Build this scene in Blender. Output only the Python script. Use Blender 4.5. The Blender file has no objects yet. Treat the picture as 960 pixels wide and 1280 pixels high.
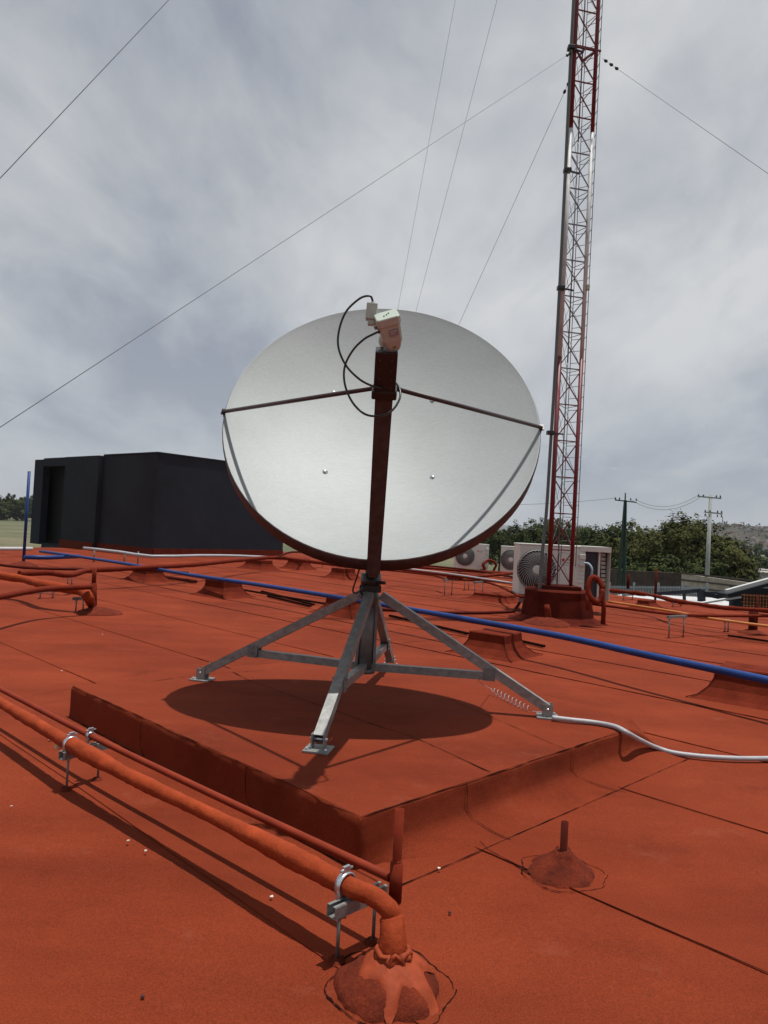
import bpy, bmesh, math, random
import numpy as np
from mathutils import Vector, Matrix, noise
random.seed(7); rng = np.random.default_rng(7)
S = bpy.context.scene; COL = S.collection
PI = math.pi; R = math.radians

# ------------------------------------------------------------------ camera
FPX = 924.0; ROLL = R(3.05); PITCH = R(1.24); EYE = 1.5
cf = Vector((0, math.cos(PITCH), math.sin(PITCH)))
u0 = Vector((0, -math.sin(PITCH), math.cos(PITCH))); r0 = Vector((1, 0, 0))
cr = r0*math.cos(ROLL) + u0*math.sin(ROLL); cu = -r0*math.sin(ROLL) + u0*math.cos(ROLL)
cd = bpy.data.cameras.new('camera'); cam = bpy.data.objects.new('camera', cd); COL.objects.link(cam)
M = Matrix((cr, cu, -cf)).transposed().to_4x4(); M.translation = (0, 0, EYE); cam.matrix_world = M
cd.sensor_fit = 'VERTICAL'; cd.sensor_height = 36; cd.lens = 36*FPX/1280
cd.clip_start = 0.05; cd.clip_end = 20000
S.camera = cam
# the photograph's viewpoint, used only to read off where things stand
def ray(x, y): return cf + cr*((x-480)/FPX) - cu*((y-640)/FPX)
def G(x, y, z=0.0):
    d = ray(x, y); t = (z-EYE)/d.z; return Vector((d.x*t, d.y*t, z))
def D(x, y, Y):
    d = ray(x, y); t = Y/d.y; return Vector((d.x*t, Y, EYE+d.z*t))

# ------------------------------------------------------------------ sky, sun, exposure
SUN = Vector((.135, .05, 1)).normalized()
W = bpy.data.worlds.new('World'); S.world = W; W.use_nodes = True
nt = W.node_tree; nt.nodes.clear()
def N(t, k, **kw):
    n = t.nodes.new(k)
    for a, b in kw.items(): setattr(n, a, b)
    return n
out = N(nt, 'ShaderNodeOutputWorld'); bg = N(nt, 'ShaderNodeBackground')
sky = N(nt, 'ShaderNodeTexSky', sky_type='NISHITA', sun_disc=False)
sky.sun_elevation = math.asin(SUN.z); sky.sun_rotation = math.atan2(SUN.x, SUN.y)
sky.air_density = 1.0; sky.dust_density = 2.0; sky.altitude = 1900
tc = N(nt, 'ShaderNodeTexCoord')
# high veil of cloud: direction projected on a flat layer, stretched into streaks
sep = N(nt, 'ShaderNodeSeparateXYZ'); nt.links.new(tc.outputs['Generated'], sep.inputs[0])
def math_(t, op, a, b=None, clamp=False):
    n = N(t, 'ShaderNodeMath', operation=op); n.use_clamp = clamp
    for i, v in enumerate((a, b)):
        if v is None: continue
        if hasattr(v, 'links'): t.links.new(v, n.inputs[i])
        else: n.inputs[i].default_value = v
    return n.outputs[0]
zz = math_(nt, 'ADD', math_(nt, 'MAXIMUM', sep.outputs[2], 0.0), 0.38)
cx = math_(nt, 'DIVIDE', sep.outputs[0], zz); cy = math_(nt, 'DIVIDE', sep.outputs[1], zz)
cmb = N(nt, 'ShaderNodeCombineXYZ'); nt.links.new(cx, cmb.inputs[0]); nt.links.new(cy, cmb.inputs[1])
def wnoise(scale, rot, sc, detail, rough, dist=0.0, loc=(0, 0, 0)):
    mp = N(nt, 'ShaderNodeMapping'); nt.links.new(cmb.outputs[0], mp.inputs[0])
    mp.inputs['Rotation'].default_value = (0, 0, R(rot)); mp.inputs['Scale'].default_value = sc; mp.inputs['Location'].default_value = loc
    n = N(nt, 'ShaderNodeTexNoise'); nt.links.new(mp.outputs[0], n.inputs['Vector'])
    n.inputs['Scale'].default_value = scale; n.inputs['Detail'].default_value = detail
    n.inputs['Roughness'].default_value = rough; n.inputs['Distortion'].default_value = dist
    return n.outputs['Fac']
n1 = wnoise(1.15, -28, (1, .62, 1), 5, .48, .4, (0.6, 2.2, 0)); n2 = wnoise(2.8, -30, (1.2, .72, 1), 8, .55, .5, (3, 1, 0))
n3 = wnoise(7.0, -35, (1.3, .75, 1), 6, .6, .3)
mixn = math_(nt, 'ADD', math_(nt, 'MULTIPLY', n1, .50), math_(nt, 'ADD', math_(nt, 'MULTIPLY', n2, .38), math_(nt, 'MULTIPLY', n3, .12)))
rp = N(nt, 'ShaderNodeValToRGB'); nt.links.new(mixn, rp.inputs[0])
e = rp.color_ramp.elements
e[0].position = .40; e[0].color = (3.25, 3.5, 4.05, 1)
e[1].position = .62; e[1].color = (7.5, 7.5, 7.4, 1)
m_ = e.new(.50); m_.color = (5.3, 5.5, 5.75, 1)
# paler and more even towards the horizon
hz = math_(nt, 'SUBTRACT', 1.0, math_(nt, 'MULTIPLY', math_(nt, 'ABSOLUTE', sep.outputs[2]), 3.6), True)
hz = math_(nt, 'MULTIPLY', math_(nt, 'POWER', hz, 1.6), .55)
mh = N(nt, 'ShaderNodeMix', data_type='RGBA'); nt.links.new(hz, mh.inputs[0]); nt.links.new(rp.outputs[0], mh.inputs[6])
mh.inputs[7].default_value = (4.4, 4.75, 5.2, 1)
# a few small puffs low over the horizon
az = math_(nt, 'ARCTAN2', sep.outputs[0], sep.outputs[1]); pc = N(nt, 'ShaderNodeCombineXYZ'); nt.links.new(math_(nt, 'MULTIPLY', az, 9.0), pc.inputs[0]); nt.links.new(math_(nt, 'MULTIPLY', sep.outputs[2], 55.0), pc.inputs[1])
pn = N(nt, 'ShaderNodeTexNoise'); nt.links.new(pc.outputs[0], pn.inputs['Vector']); pn.inputs['Scale'].default_value = .95; pn.inputs['Detail'].default_value = 6; pn.inputs['Roughness'].default_value = .55
pm = N(nt, 'ShaderNodeMapRange'); nt.links.new(pn.outputs['Fac'], pm.inputs[0]); pm.inputs[1].default_value = .57; pm.inputs[2].default_value = .68
bd_ = math_(nt, 'SUBTRACT', 1.0, math_(nt, 'MULTIPLY', math_(nt, 'ABSOLUTE', math_(nt, 'SUBTRACT', sep.outputs[2], .105)), 22.0), True)
pf = math_(nt, 'MULTIPLY', math_(nt, 'MULTIPLY', pm.outputs[0], bd_), .6)
mp_ = N(nt, 'ShaderNodeMix', data_type='RGBA'); nt.links.new(pf, mp_.inputs[0]); nt.links.new(mh.outputs[2], mp_.inputs[6]); mp_.inputs[7].default_value = (5.9, 5.7, 5.7, 1)
# thin cover: a little of the clear sky shows through everywhere
mx = N(nt, 'ShaderNodeMix', data_type='RGBA'); mx.inputs[0].default_value = .86
nt.links.new(sky.outputs[0], mx.inputs[6]); nt.links.new(mp_.outputs[2], mx.inputs[7])
nt.links.new(mx.outputs[2], bg.inputs[0]); bg.inputs[1].default_value = .095
nt.links.new(bg.outputs[0], out.inputs[0])
ld = bpy.data.lights.new('sun', 'SUN'); ld.energy = 4.6; ld.angle = R(.6); ld.color = (1, .965, .915)
lo = bpy.data.objects.new('sun', ld); COL.objects.link(lo); lo.rotation_euler = SUN.to_track_quat('Z', 'Y').to_euler(); lo.location = (0, 0, 60)
S.view_settings.view_transform = 'Standard'; S.view_settings.look = 'None'; S.view_settings.exposure = 0.0; S.view_settings.gamma = 1

# ------------------------------------------------------------------ materials
MATS = {}
def mat(name, col, rough=.6, metal=0.0, var=.15, scale=6.0, grain=0.0, gscale=200.0, bump=0.0, bscale=60.0, col2=None, obj=False, spec=None, island=0.0):
    if name in MATS: return MATS[name]
    m = bpy.data.materials.new(name); m.use_nodes = True; t = m.node_tree; p = t.nodes['Principled BSDF']
    c = N(t, 'ShaderNodeTexCoord'); src = c.outputs['Object']
    if not obj:
        g = N(t, 'ShaderNodeNewGeometry'); src = g.outputs['Position']
    def noise_(sc, d=4, ro=.6):
        n = N(t, 'ShaderNodeTexNoise'); t.links.new(src, n.inputs['Vector']); n.inputs['Scale'].default_value = sc
        n.inputs['Detail'].default_value = d; n.inputs['Roughness'].default_value = ro; return n.outputs['Fac']
    f = noise_(scale)
    mr = N(t, 'ShaderNodeMapRange'); t.links.new(f, mr.inputs[0]); mr.inputs[1].default_value = .3; mr.inputs[2].default_value = .7
    mxx = N(t, 'ShaderNodeMix', data_type='RGBA'); t.links.new(mr.outputs[0], mxx.inputs[0])
    if col2 is None: a = [v*(1-var) for v in col]; b = [min(1, v*(1+var)) for v in col]
    else: a, b = col, col2
    mxx.inputs[6].default_value = (*a, 1); mxx.inputs[7].default_value = (*b, 1)
    res = mxx.outputs[2]
    def scalec(res, fac, lo_, hi):
        r2 = N(t, 'ShaderNodeMapRange'); t.links.new(fac, r2.inputs[0]); r2.inputs[1].default_value = .3; r2.inputs[2].default_value = .7
        r2.inputs[3].default_value = lo_; r2.inputs[4].default_value = hi
        v = N(t, 'ShaderNodeVectorMath', operation='SCALE'); t.links.new(res, v.inputs[0]); t.links.new(r2.outputs[0], v.inputs['Scale']); return v.outputs[0]
    if grain: res = scalec(res, noise_(gscale, 2, .7), 1-grain, 1+grain)
    if island:
        oi = N(t, 'ShaderNodeObjectInfo'); res = scalec(res, oi.outputs['Random'], 1-island, 1+island)
    t.links.new(res, p.inputs['Base Color'])
    p.inputs['Roughness'].default_value = rough; p.inputs['Metallic'].default_value = metal
    if spec is not None: p.inputs['Specular IOR Level'].default_value = spec
    if bump:
        b_ = N(t, 'ShaderNodeBump'); t.links.new(noise_(bscale, 5, .65), b_.inputs['Height']); b_.inputs['Strength'].default_value = 1
        b_.inputs['Distance'].default_value = bump; t.links.new(b_.outputs[0], p.inputs['Normal'])
    MATS[name] = m; return m

def roof_material():
    m = bpy.data.materials.new('red mineral membrane'); m.use_nodes = True; t = m.node_tree; p = t.nodes['Principled BSDF']
    g = N(t, 'ShaderNodeNewGeometry'); pos = g.outputs['Position']
    def nz(sc, d, ro, w=0, rot=0, stretch=1):
        mp = N(t, 'ShaderNodeMapping'); t.links.new(pos, mp.inputs[0]); mp.inputs['Rotation'].default_value = (0, 0, R(rot)); mp.inputs['Scale'].default_value = (stretch, 1, 1); mp.inputs['Location'].default_value = (w, w*2, 0)
        n = N(t, 'ShaderNodeTexNoise'); t.links.new(mp.outputs[0], n.inputs['Vector']); n.inputs['Scale'].default_value = sc; n.inputs['Detail'].default_value = d; n.inputs['Roughness'].default_value = ro
        return n.outputs['Fac']
    def rng_(f, a, b, lo_, hi):
        r2 = N(t, 'ShaderNodeMapRange'); t.links.new(f, r2.inputs[0]); r2.inputs[1].default_value = a; r2.inputs[2].default_value = b; r2.inputs[3].default_value = lo_; r2.inputs[4].default_value = hi; return r2.outputs[0]
    mxa = N(t, 'ShaderNodeMix', data_type='RGBA'); t.links.new(rng_(nz(.55, 5, .6), .35, .65, 0, 1), mxa.inputs[0])
    mxa.inputs[6].default_value = (.146, .0225, .0080, 1); mxa.inputs[7].default_value = (.200, .0335, .0122, 1)
    # brushed paint streaks along the membrane
    f2 = rng_(nz(2.2, 6, .65, 5, 45, .22), .3, .7, .84, 1.14)
    f3 = rng_(nz(160, 2, .8, 3), .3, .7, .70, 1.30)
    f4 = rng_(nz(460, 1, .8, 9), .3, .7, .80, 1.20)
    f5 = math_(t, 'MULTIPLY', rng_(nz(9, 6, .75, 11), .62, .78, 1.0, .70), rng_(nz(1.3, 7, .7, 31), .56, .70, 1.0, .82))
    f = math_(t, 'MULTIPLY', math_(t, 'MULTIPLY', f2, f3), math_(t, 'MULTIPLY', f4, f5))
    v = N(t, 'ShaderNodeVectorMath', operation='SCALE'); t.links.new(mxa.outputs[2], v.inputs[0]); t.links.new(f, v.inputs['Scale'])
    # pale dusty rub marks
    md = N(t, 'ShaderNodeMix', data_type='RGBA'); t.links.new(rng_(nz(3.1, 8, .76, 21), .58, .80, 0, .55), md.inputs[0])
    t.links.new(v.outputs[0], md.inputs[6]); md.inputs[7].default_value = (.24, .075, .045, 1)
    t.links.new(md.outputs[2], p.inputs['Base Color']); p.inputs['Roughness'].default_value = .93; p.inputs['Specular IOR Level'].default_value = .10
    bn = math_(t, 'ADD', math_(t, 'MULTIPLY', nz(260, 3, .7, 2), .0035), math_(t, 'MULTIPLY', nz(2.4, 4, .5, 7), .03))
    b_ = N(t, 'ShaderNodeBump'); t.links.new(bn, b_.inputs['Height']); b_.inputs['Distance'].default_value = 1.0; b_.inputs['Strength'].default_value = .9
    t.links.new(b_.outputs[0], p.inputs['Normal']); return m
ROOF = roof_material()
SEAM = mat('dark bitumen seam', (.022, .008, .006), 1.0, spec=.0, var=.3, scale=40)
MOUND = mat('painted bitumen mound', (.155, .0245, .010), .9, spec=.1, col2=(.072, .013, .007), scale=11, grain=.25, gscale=150, bump=.006, bscale=60)
PEDM = mat('shade-darkened pedestal membrane', (.095, .0145, .0070), .95, spec=.05, col2=(.15, .024, .011), scale=5, grain=.25, gscale=120, bump=.004, bscale=50)  # membrane red darkened all over to stand in for shade on the front faces
REDP = mat('red painted pipe', (.135, .0185, .0080), .85, spec=.08, var=.22, scale=14, bump=.0008, bscale=90)
ORGP = mat('orange red insulated pipe', (.255, .040, .0120), .8, spec=.1, var=.2, scale=8, grain=.08, gscale=90, bump=.007, bscale=22)
DKRED = mat('dark red paint', (.070, .0105, .0065), .85, spec=.08, var=.2, scale=9)
GALV = mat('galvanised steel', (.235, .235, .225), .5, .45, var=.25, scale=22, grain=.10, gscale=90)
GALVD = mat('dull galvanised steel', (.17, .175, .17), .55, .45, var=.2, scale=14, grain=.08, gscale=60)
ZINC = mat('bright zinc', (.55, .58, .62), .3, .85, var=.2, scale=40)
BROWN = mat('maroon brown paint', (.055, .038, .035), .55, spec=.25, var=.3, scale=20)
STRUT = mat('dark purple brown tube', (.05, .034, .036), .45, .2, var=.2, scale=25)
BLACK = mat('black rubber', (.010, .010, .011), .38, var=.2, scale=30)
CREAM = mat('cream painted casting', (.39, .45, .39), .55, spec=.25, var=.08, scale=30, grain=.05)
LABELM = mat('grey sticker', (.22, .23, .27), .5, var=.1)
BLUE = mat('blue conduit', (.007, .034, .155), .5, spec=.3, var=.2, scale=3, grain=.06, gscale=25)
WHITEC = mat('grey white conduit', (.34, .335, .35), .5, var=.10, scale=9, grain=.05, gscale=40)
CHAR = mat('charcoal wall paint', (.0195, .0240, .0325), .85, spec=.2, var=.22, scale=.5, grain=.06, gscale=7, bump=.002, bscale=20)
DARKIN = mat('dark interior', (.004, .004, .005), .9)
ACW = mat('cream white enamel', (.60, .62, .57), .6, spec=.2, var=.06, scale=3, grain=.03, gscale=20)
ACG = mat('dark fan guard', (.022, .023, .024), .6)
ACD = mat('dark blue coil', (.012, .016, .03), .5, var=.3, scale=30)
TRED = mat('red tower paint', (.15, .010, .013), .5, var=.2, scale=4)
TWHT = mat('faded white tower paint', (.52, .53, .53), .6, var=.2, scale=4)
TGRY = mat('grey tower bracing', (.17, .18, .19), .5, .2, var=.15, scale=4)
GREENP = mat('grey green conduit', (.085, .11, .10), .5, var=.15, scale=2)
GRNL = mat('dark green lattice paint', (.008, .036, .022), .6, var=.2, scale=3)
CONC = mat('concrete pole', (.30, .32, .31), .85, var=.12, scale=3)
WIRE = mat('steel guy strand', (.10, .10, .11), .5, .5)
YEL = mat('orange yellow cord', (.45, .16, .03), .5, var=.15, scale=3)
WHT = mat('white paint', (.45, .45, .45), .7, var=.08, scale=2)
BRICK = mat('weathered brick', (.045, .030, .026), .9, col2=(.085, .062, .050), scale=1.6, grain=.2, gscale=6)
BARK = mat('bark', (.055, .04, .03), .9, var=.3, scale=5)
FENCE = mat('grey fence steel', (.34, .37, .41), .6, .1)
LAT = mat('orange brick lattice', (.42, .16, .07), .8, var=.2, scale=5)
LEAFA = mat('leaf dark', (.018, .031, .009), .8, col2=(.056, .068, .020), scale=.9, grain=.35, gscale=3.5, spec=.08)
LEAFB = mat('leaf olive', (.031, .040, .011), .8, col2=(.095, .092, .027), scale=.8, grain=.35, gscale=3.0, spec=.08)
PAPER = mat('pale scrap', (.6, .52, .45), .8)
PEBBLE = mat('dark crumb', (.05, .02, .015), .9)
REDMARK = mat('red print', (.5, .02, .02), .5)
GREYMARK = mat('grey print', (.25, .22, .2), .5)

# ------------------------------------------------------------------ helpers
def tag(o, label=None, cat=None, group=None, kind=None):
    for k, v in (('label', label), ('category', cat), ('group', group), ('kind', kind)):
        if v: o[k] = v
    return o
def link(name, me, parent=None, loc=None):
    o = bpy.data.objects.new(name, me); COL.objects.link(o)
    if parent: o.parent = parent
    if loc is not None: o.location = loc
    return o
def empty(name, loc=(0, 0, 0), rz=0):
    o = bpy.data.objects.new(name, None); COL.objects.link(o); o.location = loc; o.rotation_euler = (0, 0, rz); o.empty_display_size = .2
    return o
def kids(o): return [c for c in bpy.data.objects if c.parent == o]
def copy_tree(o, parent=None):
    c = o.copy(); COL.objects.link(c)
    if parent: c.parent = parent
    for ch in kids(o): copy_tree(ch, c)
    return c
class MB:
    """collects shapes; build() links them as one mesh object"""
    def __init__(s): s.v = []; s.f = []; s.sm = []
    def add(s, vs, fs, smooth=False):
        k = len(s.v); s.v += [tuple(v) for v in vs]; s.f += [tuple(i+k for i in f) for f in fs]; s.sm += [smooth]*len(fs); return s
    def box(s, c, size, X=(1, 0, 0), Y=(0, 1, 0), Z=(0, 0, 1), bev=0.0):
        X, Y, Z = Vector(X), Vector(Y), Vector(Z); c = Vector(c); hx, hy, hz = [k/2 for k in size]
        if bev <= 0:
            vs = [c+X*(a*hx)+Y*(b*hy)+Z*(d*hz) for d in (-1, 1) for a, b in ((-1, -1), (1, -1), (1, 1), (-1, 1))]
            return s.add(vs, [(3, 2, 1, 0), (4, 5, 6, 7), (0, 1, 5, 4), (1, 2, 6, 5), (2, 3, 7, 6), (3, 0, 4, 7)])
        bm = bmesh.new(); bmesh.ops.create_cube(bm, size=1.0)
        for v in bm.verts: v.co = Vector((v.co.x*2*hx, v.co.y*2*hy, v.co.z*2*hz))
        bmesh.ops.bevel(bm, geom=bm.edges[:], offset=bev, segments=2, affect='EDGES', profile=.6)
        bm.verts.index_update()
        vs = [c+X*v.co.x+Y*v.co.y+Z*v.co.z for v in bm.verts]; fs = [[v.index for v in f.verts] for f in bm.faces]; bm.free()
        return s.add(vs, fs)
    def bar(s, a, b, w, h=None, up=(0, 0, 1), bev=0.0):
        a, b = Vector(a), Vector(b); h = h or w; d = (b-a); L = d.length; d.normalize(); u = Vector(up)
        x = d.cross(u)
        if x.length < 1e-3: x = d.cross(Vector((1, 0, 0)))
        x.normalize(); y = x.cross(d).normalized()
        return s.box((a+b)/2, (w, h, L), x, y, d, bev)
    def tube(s, pts, r, n=10, caps=True, jit=0.0, jf=8.0):
        pts = [Vector(p) for p in pts]; m = len(pts); rr = r if hasattr(r, '__len__') else [r]*m
        T = []
        for i in range(m):
            a = pts[max(i-1, 0)]; b = pts[min(i+1, m-1)]; T.append((b-a).normalized())
        up = Vector((0, 0, 1)) if abs(T[0].z) < .9 else Vector((1, 0, 0))
        x = T[0].cross(up).normalized(); vs = []; fs = []
        for i in range(m):
            x = (x - T[i]*x.dot(T[i])).normalized(); y = T[i].cross(x)
            for j in range(n):
                a = 2*PI*j/n; d = x*math.cos(a)+y*math.sin(a); q = rr[i]
                if jit: q *= 1+jit*noise.noise((pts[i]+d*rr[i]*1.2)*jf)*2
                vs.append(pts[i]+d*q)
        for i in range(m-1):
            for j in range(n):
                k = (j+1) % n; fs.append((i*n+j, i*n+k, (i+1)*n+k, (i+1)*n+j))
        s.add(vs, fs, True)
        if caps:
            k = len(s.v)-len(vs); s.f += [tuple(k+j for j in reversed(range(n))), tuple(k+(m-1)*n+j for j in range(n))]; s.sm += [False, False]
        return s
    def cyl(s, a, b, r, n=10, r2=None): return s.tube([a, b], [r, r if r2 is None else r2], n)
    def lathe(s, c, prof, n=20, axis=(0, 0, 1), smooth=True):
        c = Vector(c); A = Vector(axis).normalized(); x = A.orthogonal().normalized(); y = A.cross(x); vs = []; fs = []
        for r_, z in prof:
            for j in range(n): a = 2*PI*j/n; vs.append(c+A*z+x*(r_*math.cos(a))+y*(r_*math.sin(a)))
        for i in range(len(prof)-1):
            for j in range(n): k = (j+1) % n; fs.append((i*n+j, i*n+k, (i+1)*n+k, (i+1)*n+j))
        return s.add(vs, fs, smooth)
    def build(s, name, m, parent=None, loc=None):
        me = bpy.data.meshes.new(name); me.from_pydata([tuple(v) for v in s.v], [], s.f); me.update()
        me.polygons.foreach_set('use_smooth', s.sm); me.materials.append(m)
        if parent is not None and parent.parent is None or parent is not None:
            o = link(name, me, parent)
            inv = world_of(parent).inverted_safe(); me.transform(inv)
            return o
        o = link(name, me)
        if loc is not None:
            me.transform(Matrix.Translation(-Vector(loc))); o.location = loc
        return o
def world_of(o):
    m = Matrix.LocRotScale(o.location, o.rotation_euler, o.scale)
    return world_of(o.parent) @ m if o.parent else m
def smooth(pts, n=8):
    P = [Vector(p) for p in pts]; P = [P[0]*2-P[1]]+P+[P[-1]*2-P[-2]]; o_ = []
    for i in range(1, len(P)-2):
        for k in range(n):
            t = k/n; a, b, c, d = P[i-1], P[i], P[i+1], P[i+2]
            o_.append(.5*((2*b)+(c-a)*t+(2*a-5*b+4*c-d)*t*t+(3*b-a-3*c+d)*t**3))
    o_.append(P[-2]); return o_
def lerp(a, b, t): return Vector(a)*(1-t)+Vector(b)*t

# ------------------------------------------------------------------ setting: ground, roof
GZ = -4.0
def ground():
    m = bpy.data.materials.new('dry grass field'); m.use_nodes = True; t = m.node_tree; p = t.nodes['Principled BSDF']
    g = N(t, 'ShaderNodeNewGeometry')
    n = N(t, 'ShaderNodeTexNoise'); t.links.new(g.outputs['Position'], n.inputs['Vector']); n.inputs['Scale'].default_value = .02; n.inputs['Detail'].default_value = 8; n.inputs['Roughness'].default_value = .65
    r_ = N(t, 'ShaderNodeValToRGB'); t.links.new(n.outputs['Fac'], r_.inputs[0]); el = r_.color_ramp.elements
    el[0].position = .38; el[0].color = (.050, .060, .022, 1); el[1].position = .64; el[1].color = (.135, .11, .058, 1); k = el.new(.5); k.color = (.070, .078, .030, 1)
    n2_ = N(t, 'ShaderNodeTexNoise'); t.links.new(g.outputs['Position'], n2_.inputs['Vector']); n2_.inputs['Scale'].default_value = 1.5; n2_.inputs['Detail'].default_value = 6
    mr = N(t, 'ShaderNodeMapRange'); t.links.new(n2_.outputs['Fac'], mr.inputs[0]); mr.inputs[1].default_value = .3; mr.inputs[2].default_value = .7; mr.inputs[3].default_value = .7; mr.inputs[4].default_value = 1.3
    v = N(t, 'ShaderNodeVectorMath', operation='SCALE'); t.links.new(r_.outputs[0], v.inputs[0]); t.links.new(mr.outputs[0], v.inputs['Scale'])
    t.links.new(v.outputs[0], p.inputs['Base Color']); p.inputs['Roughness'].default_value = .95
    vs = []; fs = []; nn = 60
    for j in range(nn+1):
        for i in range(nn+1):
            x = (i/nn*2-1); y = (j/nn*2-1); x = math.copysign(abs(x)**3, x)*6500; y = math.copysign(abs(y)**3, y)*6500
            vs.append((x, y, GZ))
    for j in range(nn):
        for i in range(nn): a = j*(nn+1)+i; fs.append((a, a+1, a+nn+2, a+nn+1))
    b = MB(); b.add(vs, fs, True); o = b.build('ground', m); tag(o, kind='structure'); o['label'] = 'dry grass field around the building'
ground()

RP = [(-38, 4.8), (-4.6, 38.4), (2.9, 31.3), (6.5, 20.3), (9.3, 16.7), (24, 2.5), (24, -14), (-38, -14)]
b = MB(); b.add([(x, y, -.012) for x, y in RP]+[(x, y, GZ-.5) for x, y in RP], [tuple(range(len(RP)))[::-1]]+[(i, (i+1) % 8, 8+(i+1) % 8, 8+i) for i in range(8)])
roof = b.build('roof', ROOF); tag(roof, kind='structure'); roof['label'] = 'flat roof of red painted mineral membrane'
bmesh_fix = bmesh.new(); bmesh_fix.from_mesh(roof.data); bmesh.ops.recalc_face_normals(bmesh_fix, faces=bmesh_fix.faces); bmesh_fix.to_mesh(roof.data); bmesh_fix.free()
nrm = Vector((1, 1, 0)).normalized(); dirv = Vector((1, -1, 0)).normalized(); SEAMS = [2.88+1.38*k for k in range(25)]; SEAMS = [-24+k*1.24 for k in range(20)]+[.80, 1.745]+SEAMS; K0 = SEAMS.index(2.88)
def strip(k):
    if k+K0+1 >= len(SEAMS) or k+K0 < 0: return
    lo_, hi = SEAMS[k+K0], SEAMS[k+K0+1]; PITCHW = hi-lo_
    bm = bmesh.new(); bm.faces.new([bm.verts.new((x, y, 0)) for x, y in RP])
    bmesh.ops.bisect_plane(bm, geom=bm.verts[:]+bm.edges[:]+bm.faces[:], plane_co=nrm*lo_, plane_no=-nrm, clear_outer=True)
    bmesh.ops.bisect_plane(bm, geom=bm.verts[:]+bm.edges[:]+bm.faces[:], plane_co=nrm*(hi+.012), plane_no=nrm, clear_outer=True)
    if not bm.faces: bm.free(); return
    # slices across the roll so its edge can lift and wander
    ext = [v.co.dot(dirv) for v in bm.verts]; a0, a1 = min(ext), max(ext)
    for q in np.arange(math.ceil(a0/.5)*.5, a1, .5):
        if 6 > abs(q): bmesh.ops.bisect_plane(bm, geom=bm.verts[:]+bm.edges[:]+bm.faces[:], plane_co=dirv*float(q), plane_no=dirv)
    bmesh.ops.recalc_face_normals(bm, faces=bm.faces)
    for f in bm.faces:
        if f.normal.z < 0: f.normal_flip()
    low = []
    for v in bm.verts:
        s_ = (v.co.dot(nrm)-lo_)/PITCHW; d_ = v.co.dot(dirv)
        v.co.z = .0065 - .0055*s_ if s_ < .99 else .001
        v.co += nrm*.010*noise.noise(Vector((d_*.9, k*3.1, 0)))
    # thickness on the exposed edge
    for e_ in bm.edges:
        if e_.is_boundary and all(abs((v.co.dot(nrm)-lo_)) < .03 for v in e_.verts): low.append(e_)
    r_ = bmesh.ops.extrude_edge_only(bm, edges=low)
    for v in [g for g in r_['geom'] if isinstance(g, bmesh.types.BMVert)]: v.co.z = -.010
    me = bpy.data.meshes.new('membrane_strip'); bm.to_mesh(me); bm.free(); me.materials.append(ROOF)
    o = link('membrane_strip', me, roof)
for k in range(-22, 24): strip(k)
def ribbon(pts, w, name, parent, m=SEAM, z=.0015, amp=.008, seed=0):
    """thin irregular line of bitumen squeezed out of a lap"""
    P = []
    for i in range(len(pts)-1):
        a, b_ = Vector(pts[i]), Vector(pts[i+1]); L = (b_-a).length; n = max(2, int(L/.05))
        P += [a.lerp(b_, t/n) for t in range(n)]
    P.append(Vector(pts[-1])); vs = []; fs = []
    for i, p in enumerate(P):
        t = (P[min(i+1, len(P)-1)]-P[max(i-1, 0)]).normalized(); s_ = Vector((-t.y, t.x, 0)).normalized()
        o1 = noise.noise(Vector((i*.07, seed, 0)))*amp*2+noise.noise(Vector((i*.45, seed, 5)))*amp*.5; ww = w*(.35+1.7*abs(noise.noise(Vector((i*.23, seed+9, 0))))+.6*noise.noise(Vector((i*.9, seed+4, 0))))
        ww = max(ww, w*.12)
        vs += [p+s_*(o1-ww/2)+Vector((0, 0, z)), p+s_*(o1+ww/2)+Vector((0, 0, z))]
        if i: fs.append((2*i-2, 2*i-1, 2*i+1, 2*i))
    bb = MB(); bb.add(vs, fs); return bb.build(name, m, parent)
for k in range(0, 16):
    o_ = nrm*SEAMS[k+K0]; PITCHW = 1.38; half = 7 if k < 3 else 12 if k < 7 else 16
    w = .0065 if k < 3 else .017
    ribbon([o_-dirv*half+Vector((0, 0, .0065)), o_+dirv*half+Vector((0, 0, .0065))], w, 'seam', roof, seed=k*17)
    for q in (random.uniform(-7, -1), random.uniform(1, 8)):
        a = o_+dirv*q
        if a.y > 2 and (a-Vector((0, 5, 0))).length > 3.3: ribbon([a+Vector((0, 0, .0065)), a+nrm*PITCHW*.97+Vector((0, 0, .001))], .012, 'seam', roof, z=.0015, seed=q)

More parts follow.
